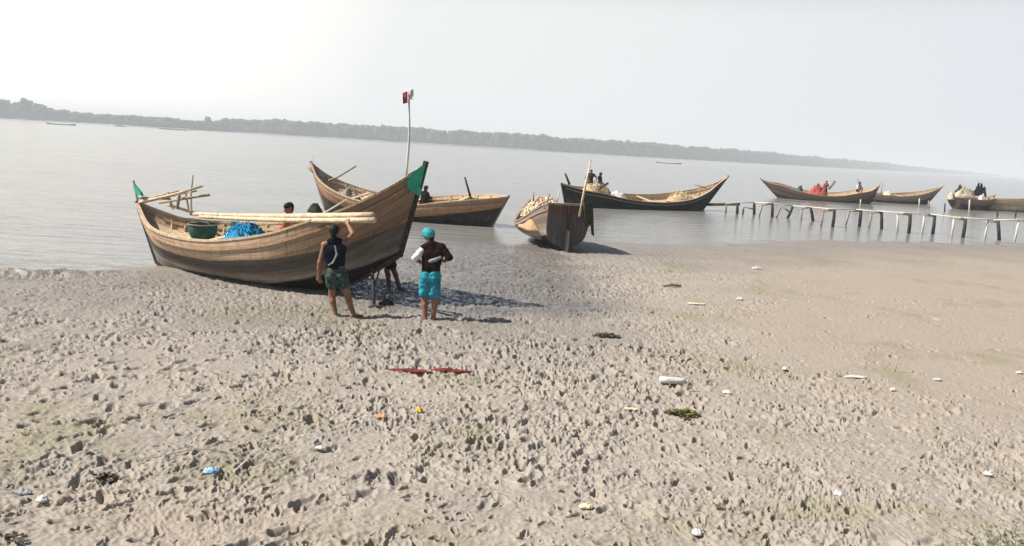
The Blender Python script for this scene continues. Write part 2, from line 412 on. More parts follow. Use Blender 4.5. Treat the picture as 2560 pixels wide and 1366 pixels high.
while k < 17500:
    r = math.sqrt(rng.uniform(4.8**2, 23.0**2)) if k % 2 else math.sqrt(rng.uniform(4.8**2, 13.0**2))
    t = rng.uniform(-.84, .84)
    cx, cy = r*math.sin(t), r*math.cos(t)
    ro, d = rough_at(cx, cy); k += 1
    if d < .35 or rng.random() > ro*1.2: continue
    big = rng.random()
    lean = rng.choice([.35, .9, 2.3, 1.3]) if cx > -3 else rng.choice([.25, .5, .2, 1.0])
    a = rng.lognormal(-3.5, .45)*(1.8 if big > .94 else 1); a = min(max(a, .014), .12); w = a*rng.uniform(.22, .6)
    if r > 10.5 and cx < 3: a *= 1.35; w *= 1.25
    pit(cx, cy, lean+rng.normal(0, .5), a, w, rng.uniform(.022, .058)*(1.0 if r > 10.5 else .95)*min(1.2, .5+a/.04*.5))
for trail in [((-5.2, 9.0), (-2.2, 13.2), 17), ((-4.4, 7.6), (-1.2, 13.3), 19), ((-1.0, 8.0), (-2.8, 13.2), 14), ((2.2, 7.4), (-1.2, 13.4), 18), ((-4.8, 10.8), (-6.8, 15.2), 11), ((.2, 7.2), (3.8, 12.5), 15), ((-3.4, 6.2), (-6.2, 12.4), 18), ((1.2, 6.6), (-2.4, 12.8), 19), ((3.4, 7.0), (.6, 13.5), 18), ((-1.8, 6.0), (1.6, 11.0), 15), ((-6.0, 9.5), (-1.8, 9.9), 13)]:
    (ax, ay), (bx, by), n = trail
    for i in range(n):
        s = i/(n-1); a0 = math.atan2(by-ay, bx-ax); off = (.11 if i % 2 else -.11)+rng.normal(0, .03)
        px, py = ax+(bx-ax)*s-math.sin(a0)*off, ay+(by-ay)*s+math.cos(a0)*off
        pit(px, py, a0+rng.normal(0, .2), .11, .045, .045); pit(px-math.cos(a0)*.08, py-math.sin(a0)*.08, a0, .05, .04, .03)
def mud_z(x, y):
    r, t = math.hypot(x, y), math.atan2(x, y)
    i = min(len(rs)-2, max(0, np.searchsorted(rs, r)-1)); j = min(len(th)-2, max(0, np.searchsorted(th, t)-1))
    return float(GZ[i:i+2, j:j+2].mean())
wet = np.clip(1-sstep(.0, .055, GZ-WATER_Z+.02*noise(GX*.8, GY*.8, 51)), 0, 1)
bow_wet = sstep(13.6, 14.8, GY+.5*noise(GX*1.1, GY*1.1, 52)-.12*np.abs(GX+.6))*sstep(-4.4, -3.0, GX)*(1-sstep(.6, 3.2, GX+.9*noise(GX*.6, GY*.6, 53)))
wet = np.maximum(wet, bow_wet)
damp = .42*sstep(9.8, 13.2, GY+.7*noise(GX*.6, GY*.6, 56)+.5*noise(GX*2, GY*2, 57))*(1-sstep(.0, 3.5, GX+1.2*noise(GX*.4, GY*.4, 58)))
wet = np.maximum(wet, damp)
wet = np.maximum(wet, .75*np.exp(-((GX+9.4)/1.7)**2-((GY-16.2-.16*(GX+9.4))/.6)**2))
wet = np.clip(np.maximum(wet, .55*(1-sstep(1.5, 9, GD+2*noise(GX*.35, GY*.5, 54)))), 0, 1)
algae = sstep(-.1, .75, noise(GX*.55, GY*.55, 61)+.55*noise(GX*2.1, GY*2.1, 62)+1.1*np.exp(-((GX+3.0)/1.7)**2-((GY-13.6)/1.1)**2)+.6*np.exp(-((GX+2.9)/1.4)**2-((GY-6.9)/.8)**2)+.35*np.exp(-((GX-4.0)/1.5)**2-((GY-7.0)/1.2)**2)-.25)
tan = np.clip(sstep(.05, .45, TH)*sstep(7, 16, RR)+.8*np.exp(-((GX+2.4)/1.3)**2-((GY-6.0)/.7)**2), 0, 1)
nr, nt_ = TH.shape
idx = np.arange(nr*nt_).reshape(nr, nt_)
quads = np.stack([idx[:-1, :-1].ravel(), idx[:-1, 1:].ravel(), idx[1:, 1:].ravel(), idx[1:, :-1].ravel()], 1)
mm, nt, p = new_mat('river_mud')
geo = N(nt, "ShaderNodeTexCoord")
n1 = N(nt, "ShaderNodeTexNoise", Scale=1.3, Detail=6.0, Roughness=.6); L(nt, geo.outputs['Object'], n1.inputs['Vector'])
n2 = N(nt, "ShaderNodeTexNoise", Scale=16.0, Detail=6.0, Roughness=.65); L(nt, geo.outputs['Object'], n2.inputs['Vector'])
def attr(nt, nm):
    a = N(nt, "ShaderNodeAttribute"); a.attribute_name = nm; return a.outputs['Fac']
base = ramp(nt, n1.outputs['Fac'], [(.3, (.278, .249, .216)), (.5, (.322, .286, .246)), (.7, (.352, .310, .262))])
base = mixc(nt, attr(nt, 'tan'), base, (.335, .283, .23))
base = mixc(nt, mth(nt, 'MULTIPLY', attr(nt, 'algae'), .55), base, (.235, .215, .13))
base = mixc(nt, 1.0, base, ramp(nt, n2.outputs['Fac'], [(.25, (.72, .72, .73)), (.5, (1, 1, 1)), (.75, (1.0, 1.0, 1.0))]), 'MULTIPLY')
wt = attr(nt, 'wet')
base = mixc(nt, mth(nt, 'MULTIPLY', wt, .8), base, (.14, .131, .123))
L(nt, base, p.inputs['Base Color'])
L(nt, mth(nt, 'MULTIPLY_ADD', wt, -.64, .86), p.inputs['Roughness'])
L(nt, mth(nt, 'MULTIPLY_ADD', wt, .3, .22), p.inputs['Specular IOR Level'])
b = N(nt, "ShaderNodeBump", Strength=.35, Distance=.012); L(nt, n2.outputs['Fac'], b.inputs['Height']); L(nt, b.outputs[0], p.inputs['Normal'])
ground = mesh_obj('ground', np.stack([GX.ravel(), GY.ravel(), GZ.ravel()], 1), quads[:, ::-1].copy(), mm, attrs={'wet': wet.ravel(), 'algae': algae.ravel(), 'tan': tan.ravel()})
tag(ground, kind='structure')
if ground.data.polygons[0].normal.z < 0: ground.data.flip_normals()

# water
mw, nt, p = new_mat('river_water')
tc = N(nt, "ShaderNodeTexCoord"); mp = N(nt, "ShaderNodeMapping"); mp.inputs['Scale'].default_value = (.32, 1.35, 1); L(nt, tc.outputs['Object'], mp.inputs[0])
na = N(nt, "ShaderNodeTexNoise", Scale=1.5, Detail=4.0, Roughness=.55); L(nt, mp.outputs[0], na.inputs['Vector'])
nb = N(nt, "ShaderNodeTexNoise", Scale=.16, Detail=3.0); L(nt, mp.outputs[0], nb.inputs['Vector'])
hgt = mth(nt, 'MULTIPLY', na.outputs['Fac'], mth(nt, 'MULTIPLY_ADD', nb.outputs['Fac'], 1.6, -.25, clamp=True))
b = N(nt, "ShaderNodeBump", Strength=1.0, Distance=.11); L(nt, hgt, b.inputs['Height']); L(nt, b.outputs[0], p.inputs['Normal'])
L(nt, ramp(nt, nb.outputs['Fac'], [(.3, (.185, .185, .172)), (.7, (.24, .238, .222))]), p.inputs['Base Color'])
p.inputs['Roughness'].default_value = .16; p.inputs['IOR'].default_value = 1.33
wr = [10.0]
while wr[-1] < 4200: wr.append(wr[-1]*1.12)
wth = np.linspace(-1.35, 1.35, 60)
WT, WR = np.meshgrid(wth, np.array(wr))
wi = np.arange(WT.size).reshape(WT.shape)
wq = np.stack([wi[:-1, :-1].ravel(), wi[1:, :-1].ravel(), wi[1:, 1:].ravel(), wi[:-1, 1:].ravel()], 1)
water = tag(mesh_obj('water', np.stack([(WR*np.sin(WT)).ravel(), (WR*np.cos(WT)).ravel(), np.full(WT.size, WATER_Z)], 1), wq, mw), kind='structure')
if water.data.polygons[0].normal.z < 0: water.data.flip_normals()

# ------------------------------------------------------------------ boats
def crom(P, n):
    P = np.asarray(P, float); k = len(P); out = []
    for s in np.linspace(0, k-1-1e-9, n):
        i = int(s); t = s-i
        p0, p1, p2, p3 = P[max(i-1, 0)], P[i], P[min(i+1, k-1)], P[min(i+2, k-1)]
        out.append(.5*(2*p1+(p2-p0)*t+(2*p0-5*p1+4*p2-p3)*t*t+(3*p1-p0-3*p2+p3)*t**3))
    return np.array(out)
class Boat:
    """ctrl rows: uK,zK (keel) uG,zG (gunwale) b (half beam) p (fullness) tb (paint line)"""
    def __init__(s, name, label, pos, yaw, ctrl, hullm, heel=0.0, tf=.7, group=None, n=46, m=14, th=.045, inner='pale_wood', rail='rail_wood', ribs=10, thwarts=(.3, .5, .7), transom=None, ends='dark_wood', rail_w=.075, simple=False, tar=None, strake='grey_wood'):
        s.root = thing(name, label, 'boat', pos, yaw, group)
        s.pos, s.yaw, s.heel, s.tf, s.th = np.array(pos, float), yaw, heel, tf, th
        s.C = C = crom(ctrl, n); s.C[:, 4] = np.maximum(s.C[:, 4], .02)
        n_ = n
        ts = np.linspace(0, 1, m)
        ulen = np.concatenate([[0], np.cumsum(np.hypot(np.diff(C[:, 2]), np.diff(C[:, 3])))])
        vs, uv, band, black_v = [], [], [], []
        for side in (-1, 1):
            for i in range(n_):
                for t in ts:
                    vs.append(s.pt(i, t, side)); uv.append((ulen[i]+side*20, t)); band.append(t-C[i, 6]); black_v.append((tar(C[i, 2]) if tar else -1.)-t)
        fs = []
        A = lambda sd, i, j: (sd*n_+i)*m+j
        for sd in (0, 1):
            for i in range(n_-1):
                for j in range(m-1):
                    q = (A(sd, i, j), A(sd, i+1, j), A(sd, i+1, j+1), A(sd, i, j+1))
                    fs.append(q if sd == 0 else q[::-1])
        for i in range(n_-1): fs.append((A(0, i, 0), A(1, i, 0), A(1, i+1, 0), A(0, i+1, 0)))
        s.hull = mesh_obj('hull', vs, fs, hullm, s.root, uv=uv, attrs={'band': band, 'tar': black_v})
        # inner lining
        lo = 2 if transom is None else 0
        hi = n_-2 if transom != 'B' else n_
        vi, fi, ui = [], [], []
        tin = np.linspace(tf-.05, 1, 6); mi = len(tin)
        rng_i = list(range(lo, hi))
        for side in (-1, 1):
            for i in rng_i:
                for t in tin: vi.append(s.pt(i, t, side, th)); ui.append((ulen[i]+side*20, t))
        k = len(rng_i)
        B = lambda sd, i, j: (sd*k+i)*mi+j
        for sd in (0, 1):
            for i in range(k-1):
                for j in range(mi-1):
                    q = (B(sd, i, j), B(sd, i, j+1), B(sd, i+1, j+1), B(sd, i+1, j))
                    fi.append(q if sd == 0 else q[::-1])
        mesh_obj('lining', vi, fi, M[inner], s.root, uv=ui)
        # deck boards, each with its own gap, one mesh
        d = MB()
        nb_ = 5 if simple else 9
        for bnum in range(nb_):
            a0, a1 = (bnum+.06)/nb_, (bnum+.94)/nb_
            vv, ff = [], []
            for i in rng_i:
                L_, R_ = s.pt(i, tf, -1, th), s.pt(i, tf, 1, th)
                for a, dz in ((a0, 0), (a1, 0), (a1, -.03), (a0, -.03)): vv.append(L_+(R_-L_)*a+np.array([0, 0, dz]))
            for i in range(k-1):
                for e in range(4): ff.append((i*4+e, (i+1)*4+e, (i+1)*4+(e+1) % 4, i*4+(e+1) % 4))
            ff += [(0, 1, 2, 3), tuple((k-1)*4+e for e in (3, 2, 1, 0))]
            d.add(vv, ff)
        d.build('deck_boards', M[inner], s.root)
        # gunwale rails
        for side in (-1, 1):
            path = [s.pt(i, 1, side, th*.4)+np.array([0, 0, .012]) for i in range(n_)]
            sd = []
            for i in range(n_):
                t = path[min(i+1, n_-1)]-path[max(i-1, 0)]; sd.append(norm(np.array([-t[1], t[0], 0])))
            MB().sweep(path, rail_w, .045, sd).build('gunwale_rail', M[rail], s.root)
            if not simple:
                path = [s.pt(i, .86, side, -.012) for i in range(1, n_-1)]
                MB().sweep(path, .03, .05, sd[1:-1]).build('rubbing_strake', M[strake], s.root)
                path = [s.pt(i, .90, side, th+.03) for i in range(3, n_-5)]
                MB().sweep(path, .035, .06, sd[3:n_-5]).build('stringer', M[rail], s.root)
        for i in np.linspace(lo+2, hi-4, ribs).astype(int):
            for side in (-1, 1):
                path = [s.pt(i, t, side, th+.02) for t in np.linspace(tf, .985, 5)]
                mb = MB()
                for a_, b_ in zip(path[:-1], path[1:]): mb.bar(a_, b_, .05, .045, (1, 0, 0))
                mb.build('rib', M[inner], s.root)
        for f in thwarts:
            i = int(f*(n_-1)); a_, b_ = s.pt(i, .92, -1, th), s.pt(i, .92, 1, th)
            MB().bar(a_, b_, .16, .045).build('thwart', M[rail], s.root)
        # posts at the ends
        for i, which in ((0, 'stern_post'), (n_-1, 'bow_post')):
            if (transom == 'A' and i == 0) or (transom == 'B' and i): continue
            dirn = -1 if i == 0 else 1
            mb = MB()
            path = [(s.pt(i, t, -1)+s.pt(i, t, 1))/2+np.array([dirn*.015, 0, 0]) for t in np.linspace(-.02, 1.04, 7)]
            for a_, b_ in zip(path[:-1], path[1:]): mb.bar(a_, b_+(b_-a_)*.02, .085, .09, (0, 1, 0))
            mb.build(which, M[ends], s.root)
        kp = [(s.pt(i, 0, -1)+s.pt(i, 0, 1))/2 for i in range(n_)]
        MB().sweep(kp, .09, .09, [np.array([0, 1., 0])]*n_).build('keel', M['dark_wood'], s.root)
    def pt(s, i, t, side, inset=0.0):
        uK, zK, uG, zG, b_, p_, _ = s.C[i]
        tt = max(t, 0)
        lat = .03+max(b_-.03-inset, .0)*(1-(1-min(tt, 1))**p_) if b_ > .05 else b_*min(tt+.3, 1)
        u = uK+(uG-uK)*t; z = zK+(zG-zK)*t
        v = side*lat
        return np.array([u, v, z+s.heel*v])
    def loc(s, u, t=1.0, side=0.0):
        """local point at a distance u along the gunwale; side -1..1 across"""
        i = int(np.argmin(np.abs(s.C[:, 2]-u)))
        return (s.pt(i, t, -1)*(1-side)+s.pt(i, t, 1)*(1+side))/2
    def w(s, q):
        c, n_ = math.cos(s.yaw), math.sin(s.yaw)
        return s.pos+np.array([c*q[0]-n_*q[1], n_*q[0]+c*q[1], q[2]])
    def deck(s, u, side=0.0):
        return s.w(s.loc(u, s.tf, side))

YAW1 = math.radians(-24.26)
B1 = Boat('wooden_boat', 'large wooden boat with green painted bow tip, pulled up on the mud', (-8.55, 18.3, 0), YAW1,
    [(.45, -.02, -.15, 1.27, .05, 1.0, .55), (.78, -.14, .55, .97, .42, 1.2, .58), (1.38, -.2, 1.15, .88, .66, 1.5, .62), (2.1, -.22, 2.0, .87, .88, 1.9, .64),
     (2.95, -.22, 2.9, .92, 1.0, 2.2, .64), (3.8, -.22, 3.78, 1.06, 1.05, 2.6, .66), (4.6, -.16, 4.66, 1.26, 1.05, 2.7, .64), (5.35, -.02, 5.45, 1.54, .97, 2.3, .61),
     (5.97, .24, 6.12, 1.80, .78, 1.8, .55), (6.48, .55, 6.73, 2.11, .52, 1.4, .48), (6.84, .78, 7.2, 2.44, .2, 1.1, .42), (6.96, .88, 7.43, 2.64, .04, 1.0, .40)],
    hull_mat('weathered_brown_hull', (.56, .415, .29), (.115, .104, .095), 9, stain=.5, pale_low=(.46, .41, .35), bow=(.30, .19, .115)), heel=.12, tar=lambda u: float(np.interp(u, [2.3, 3.35, 4.6, 5.5, 6.6, 7.5], [-.02, .10, .25, .27, .13, .06])), tf=.76, ribs=15, thwarts=(.34, .52, .66), strake='brown_wood')
A_ = B1.loc(7.17, 1, -1); A2 = B1.loc(7.17, 1, 1); tip = np.array([7.45, 0, 2.64]); low = np.array([7.30, 0, 2.07])
mbx = MB()
vv = [A_+(0, -.03, .03), A2+(0, .03, .03), tip+(.035, -.05, .03), tip+(.035, .05, .03), low+(.04, -.06, 0), low+(.04, .06, 0), A_+(-.0, -.02, -.22), A2+(-.0, .02, -.22)]
mbx.add(vv, [(0, 2, 3, 1), (0, 6, 4, 2), (1, 3, 5, 7), (2, 4, 5, 3), (6, 7, 5, 4), (0, 1, 7, 6)])
mbx.build('bow_crest', M['green_paint'], B1.root)
mbx = MB()
mbx.bar((7.31, 0, 2.03), (7.49, 0, 2.70), .03, .05, (0, 1, 0)).build('crest_edge', M['dark_wood'], B1.root)
mbx = MB(); mbx.add([(-.22, -.03, 1.50), (-.22, .03, 1.50), (-.29, -.02, 1.74), (-.29, .02, 1.74), (-.05, -.03, 1.55), (-.05, .03, 1.55), (.0, -.03, 1.46), (.0, .03, 1.46)],
    [(0, 2, 3, 1), (2, 4, 5, 3), (4, 6, 7, 5), (6, 0, 1, 7), (0, 6, 4, 2), (1, 3, 5, 7)])
mbx.build('stern_crest', M['green_paint'], B1.root)
MB().bar((-.155, 0, 1.2), (-.305, 0, 1.79), .05, .06, (0, 1, 0)).build('crest_edge', M['white_pole'], B1.root)
def inv1(wp):
    d = np.asarray(wp)-B1.pos; c, s_ = math.cos(-YAW1), math.sin(-YAW1)
    return np.array([c*d[0]-s_*d[1], s_*d[0]+c*d[1], d[2]])
def img1(px, py, v):
    """local place on the boat's lengthwise plane at sideways offset v"""
    n_ = np.array([-math.sin(YAW1), math.cos(YAW1)]); d = ray(px, py)
    t = (v+np.dot(B1.pos[:2], n_))/np.dot(d[:2], n_)
    return np.array([0, 0, CAM_H])+d*t
# frame of posts and rails that carries the gear at the stern
fr = MB()
def ptl(px, py, v): return inv1(img1(px, py, v))
MB().tube([ptl(432, 524, .30), ptl(419, 482, .30)], [.03, .028]).build('frame_post', M['rail_wood'], B1.root)
MB().tube([ptl(472, 530, .72), ptl(464, 484, .72)], [.03, .026]).build('frame_post', M['rail_wood'], B1.root)
MB().tube([ptl(478, 528, .55), ptl(477, 490, .55), ptl(482, 438, .55)], [.028, .026, .02]).build('frame_post', M['white_pole'], B1.root)
MB().tube([ptl(443, 522, .0), ptl(449, 487, .0)], [.035, .03]).build('frame_post', M['grey_wood'], B1.root)
MB().tube([ptl(405, 492, .35), ptl(492, 478, .62)], [.022, .02]).build('frame_rail', M['rail_wood'], B1.root)
MB().bar(ptl(418, 512, -.05), ptl(486, 533, .75), .14, .05).build('stern_bench', M['rail_wood'], B1.root)
def pole(name, label, cat, pts, rad, mat, group=None, n=8, nodes=0):
    mb = MB()
    if nodes:
        pts = [np.asarray(p, float) for p in pts]
        a_, b_ = pts[0], pts[-1]; q, rr = [], []
        r0, r1 = rad if hasattr(rad, '__len__') else (rad, rad)
        for i in range(nodes+1):
            f = i/nodes; r_ = r0+(r1-r0)*f; p_ = a_+(b_-a_)*f+np.array([0, 0, -.035*math.sin(math.pi*f)])
            d_ = (b_-a_)/nodes*.03
            if 0 < i < nodes: q += [p_-d_, p_, p_+d_]; rr += [r_, r_*1.14, r_]
            else: q.append(p_); rr.append(r_)
        mb.tube(q, rr, 10)
    else: mb.tube(pts, rad, n)
    o = mb.build(name, M[mat], None, True)
    return tag(rebase(o), label, cat, group)
def smooth_angle(o, deg=40):
    pass
pole('bamboo_pole', 'farther, upper pole of the two long pale bamboo poles along the green-tipped boat', 'pole', [at(478, 535, 18.4), at(932, 538, 14.15)], (.042, .054), 'bamboo', 'bamboo poles lying along the boat', nodes=12)
pole('bamboo_pole', 'nearer, lower pole of the two long pale bamboo poles along the green-tipped boat', 'pole', [at(500, 542, 18.1), at(936, 551, 13.95)], (.038, .052), 'bamboo', 'bamboo poles lying along the boat', nodes=11)
pole('oar', 'pale wooden oar shaft slanting up over the stern of the green-tipped boat', 'oar', [img1(343, 508, .0), img1(436, 487, .3), img1(506, 466, .5)], [.045, .035, .022], 'rail_wood', 'oars across the stern')
pole('oar', 'short dark-ended oar pointing right from the stern frame of the green-tipped boat', 'oar', [img1(455, 497, .55), img1(523, 488, .55)], [.03, .03], 'dull_pole', 'oars across the stern')
for a_, b_, rd, mt, lb in [((360, 498, .2), (447, 478, .45), .02, 'rail_wood', 'thin pale stick lying across the stern frame posts of the green-tipped boat'), ((398, 508, .1), (488, 494, .5), .024, 'dull_pole', 'brown stick low among the stern frame posts of the green-tipped boat'), ((447, 512, .3), (432, 484, .5), .02, 'rail_wood', 'short pale stick leaning inside the stern frame of the green-tipped boat')]:
    pole('stick', lb, 'stick', [img1(*a_), img1(*b_)], [rd, rd*.8], mt)
pole('oar', 'thick brown oar lying low along the stern rail of the green-tipped boat', 'oar', [img1(346, 495, .1), img1(420, 497, .25)], [.03, .03], 'grey_wood', 'oars across the stern')
pole('pale_stick', 'slim pale stick leaning up beside the dark bundle in the green-tipped boat', 'stick', [img1(806, 536, .45), img1(868, 498, .45)], [.018, .014], 'white_pole')

# pole with flag on the bow
fp = thing('flag_pole', 'tall thin bent pole with ragged red and white flag on the green bow', 'flag pole', img1(1014, 452, .02))
f0 = np.array(fp.location)
pts = [img1(x_, y_, .02)-f0 for x_, y_ in ((1015, 452), (1018, 410), (1022, 365), (1023.5, 310), (1022.5, 260), (1021, 224))]
MB().tube(pts, [.026, .024, .022, .019, .016, .012], 8).build('pole', M['white_pole'], fp, True)
def cloth(p00, p10, p01, nx, ny, amp, seed):
    p00, p10, p01 = map(np.asarray, (p00, p10, p01)); vs, fs = [], []
    nrm = norm(np.cross(p10-p00, p01-p00))
    for j in range(ny+1):
        for i in range(nx+1):
            a_, b_ = i/nx, j/ny
            vs.append(p00+(p10-p00)*a_+(p01-p00)*b_+nrm*amp*(math.sin(a_*7+b_*3+seed)+.5*math.sin(b_*9+seed*2))*(.3+a_))
    for j in range(ny):
        for i in range(nx): q = j*(nx+1)+i; fs.append((q, q+1, q+nx+2, q+nx+1))
    return vs, fs
top = img1(1021, 229, .02)-f0
for nm, mt, dx0, dx1, dz0, dz1 in (('red_cloth', 'flag_red', -.015, -.10, .0, -.21), ('white_cloth', 'white_cloth', .015, .10, .06, -.13), ('pink_cloth', 'flag_pink', -.005, .03, -.03, -.22)):
    vs_, fs_ = cloth(top+(dx0, -.02, dz0), top+(dx1, -.03, dz0-.03), top+(dx0+.01, -.02, dz1), 6, 8, .014, dx0*90)
    o = mesh_obj(nm, vs_, fs_, M[mt], fp)
    sm = o.modifiers.new('thickness', 'SOLIDIFY'); sm.thickness = .005

# heaps and cargo
def heap(name, label, cat, c, rx_, ry_, h_, mat, seed, lump=.35, strands=0, smat=None, group=None, rz=0.0, srad=.011):
    n1_, n2_ = 22, 34; vs, fs = [], []
    for i in range(n1_+1):
        for j in range(n2_):
            f = i/n1_; a_ = 2*math.pi*j/n2_
            x_, y_ = f*math.cos(a_), f*math.sin(a_)
            nz = float(noise(np.array([x_*2.2+seed]), np.array([y_*2.2]), seed)[0]); nz2 = float(noise(np.array([x_*6+seed]), np.array([y_*6]), seed+1)[0])
            k_ = 1+.22*float(noise(np.array([math.cos(a_)*1.5+seed]), np.array([math.sin(a_)*1.5]), seed+2)[0])
            z_ = h_*max(0, 1-f**2.6)*(.80+lump*nz*.65+lump*nz2*.35+.16*abs(math.sin(x_*7+3*nz+seed)*math.cos(y_*6+2*nz2)))
            vs.append((x_*rx_*k_, y_*ry_*k_, z_))
    for i in range(n1_):
        for j in range(n2_): fs.append((i*n2_+j, (i+1)*n2_+j, (i+1)*n2_+(j+1) % n2_, i*n2_+(j+1) % n2_))
    fs.append(tuple(n1_*n2_+j for j in range(n2_))[::-1])
    r_ = thing(name, label, cat, c, rz, group) if strands else None
    o = mesh_obj('mound' if strands else name, vs, fs, M[mat], r_)
    if strands:
        mb = MB()
        for s_ in range(strands):
            a_ = random.uniform(0, 6.28); f = random.uniform(0, .55); pts_ = []
            a1 = a_+random.uniform(-2.2, 2.2)
            for q in range(9):
                t = q/8; ff = f+(.5-f*.4)*math.sin(t*math.pi)*random.uniform(.9, 1.1); aa = a_+(a1-a_)*t
                x_, y_ = ff*math.cos(aa), ff*math.sin(aa)
                pts_.append((x_*rx_*1.1, y_*ry_*1.1, h_*max(0.03, (1-(ff)**2.4))*random.uniform(.85, 1.22)+.015))
            mb.tube(pts_, srad, 5)
        mb.build('strands', M[smat or mat], r_, True)
        return r_
    o.location = tuple(c); o.rotation_euler = (0, 0, rz)
    return tag(o, label, cat, group)
dk = lambda u, s_: B1.deck(u, s_)
heap('net_heap', 'bright blue fishing net heaped in the green-tipped boat', 'fishing net', dk(3.2, -.2)+(0, 0, -.01), .58, .45, .44, 'blue_net', 3, .5, 26, 'blue_net', rz=YAW1)
heap('pale_net', 'pale teal net spread between the dark basket and the blue net', 'fishing net', dk(2.5, .3)+(0, 0, -.01), .34, .32, .40, 'pale_teal', 5, .4, 8, 'pale_teal')
bk = thing('round_basket', 'dark green round basket standing left of the blue net', 'basket', dk(1.62, .1))
mb = MB(); prof = [(.16, 0), (.24, .05), (.29, .15), (.31, .28), (.31, .36), (.29, .37), (.27, .30), (.24, .18), (.1, .12), (.0, .12)]
vs, fs = [], []
for r_, z_ in prof:
    for k in range(28): vs.append((r_*math.cos(k*.2244)*(1+.02*math.sin(k*5)), r_*math.sin(k*.2244), z_))
for i in range(len(prof)-1):
    for k in range(28): fs.append((i*28+k, i*28+(k+1) % 28, (i+1)*28+(k+1) % 28, (i+1)*28+k))
fs.append(tuple(range(28))[::-1]); mb.add(vs, fs); mb.build('basket_body', M['teal_net'], bk, True)
MB().tube([(.315*math.cos(k*.2244), .315*math.sin(k*.2244), .36) for k in range(29)], .016, 6).build('rim', M['grey_wood'], bk, True)
heap('dark_bundle', 'dark rolled tarpaulin resting on the boat side behind the bamboo poles', 'bundle', img1(788, 531, .62), .17, .15, .19, 'olive_cloth', 8, .3)
MB_ = None
heap('rope_coil', 'pale rope heap by the near rail of the green-tipped boat', 'rope', dk(4.6, -.4), .42, .28, .26, 'rope', 12, .4, 16, 'rope')

# prop under the bow
pr_b = on_ground(935, 766, 0); pz = mud_z(pr_b[0], pr_b[1]-.0)
pb = np.array([-2.62, 15.3, mud_z(-2.62, 15.3)])
pp = thing('bow_prop', 'dark forked wooden prop standing in the mud under the raised bow', 'prop', pb)
pr0 = ground_pt = at(936, 766, 14.6)
pp.location = (pr0[0], pr0[1], mud_z(pr0[0], pr0[1])-.03)
o0 = np.array(pp.location)
MB().tube([(0, 0, -.05), at(933, 720, 14.95)-o0, at(930, 668, 15.3)-o0], [.035, .03, .03], 8).build('post', M['dark_wood'], pp, True)
MB().tube([at(934, 722, 14.95)-o0, at(948, 678, 15.3)-o0], [.018, .018], 7).build('brace', M['dark_wood'], pp, True)
MB().tube([(-.10, 0, .02), (.0, -.02, .05), (.16, .02, .03), (.26, .05, .0)], [.03, .04, .035, .02], 7).build('foot', M['dark_wood'], pp, True)

heap('rope_coil', 'dark muddy rope lying on the wet mud right of the bow prop', 'rope', on_ground(966, 760, mud_z(-2.3, 14.7))-(0, 0, .01), .15, .10, .11, 'black_cloth', 61, .6)
# second boat
H2 = hull_mat('orange_brown_hull', (.50, .285, .16), (.045, .042, .04), 8, stain=.35)
p2a, p2b = np.array([-8.75, 33.9]), np.array([-.35, 31.7])
yaw2 = math.atan2(*(p2b-p2a)[::-1])
L2 = float(np.linalg.norm(p2b-p2a))
B2 = Boat('wooden_boat', 'orange-brown wooden boat with dark lower hull, lying behind the green-tipped boat', (*p2a, 0), yaw2,
    [(.75, .0, .05, 1.88, .05, 1.0, .55), (1.0, -.2, .55, 1.38, .45, 1.2, .52), (1.6, -.35, 1.3, 1.02, .8, 1.5, .55), (2.6, -.4, 2.4, .72, 1.05, 1.9, .56), (3.8, -.4, 3.7, .60, 1.18, 2.2, .56),
     (5.0, -.4, 5.0, .66, 1.2, 2.2, .55), (6.1, -.38, 6.2, .84, 1.1, 1.9, .58), (7.0, -.34, 7.3, .98, .85, 1.5, .62), (7.7, -.28, 8.15, 1.06, .5, 1.2, .66), (8.0, -.2, 8.6, 1.10, .14, 1.0, .68), (8.05, -.18, 8.7, 1.12, .04, 1.0, .68)],
    H2, heel=.10, tf=.7, ribs=14, thwarts=(.3, .48, .66), ends='grey_wood')
def wl(Bt, px, py, Y): return at(px, py, Y)
pole('oar', 'thin dark oar slanting up from the stern of the orange-brown boat', 'oar', [at(822, 452, 33.6), at(845, 443, 33.4), at(890, 416, 33.2)], [.05, .04, .03], 'grey_wood')
MB().tube([(-.10, 0, 1.7), (.25, 0, 1.45), (.9, .05, 1.22)], [.06, .06, .05]).build('stern_timber', M['grey_wood'], B2.root, True)
q0 = B2.w(B2.loc(6.75, 1, -.6)); 
pole('mooring_post', 'dark slanting stick standing in the right end of the orange-brown boat', 'stick', [at(1178, 500, 32.0), at(1162, 443, 32.0)], [.05, .035], 'dark_wood')
heap('dark_gear', 'dark gear tied at the base of the slanting stick in the orange-brown boat', 'gear', at(1184, 503, 31.9)-(0, 0, .12), .45, .3, .26, 'olive_cloth', 21, .5)
heap('gear_heap', 'small brown heap of rope under the oar of the orange-brown boat', 'rope', B2.deck(1.75, .1), .45, .35, .45, 'grey_wood', 23, .5)
heap('net_heap', 'pale net heaped in the middle of the orange-brown boat', 'fishing net', B2.deck(2.9, .2), .7, .5, .42, 'rope', 24, .4)
pole('flag_stick', 'thin stick with small dark flag at the left tip of the orange-brown boat', 'flag', [at(775, 428, 33.8), at(786, 388, 33.8)], [.016, .012], 'white_pole')
fs_o = bpy.data.objects[-1] if False else None

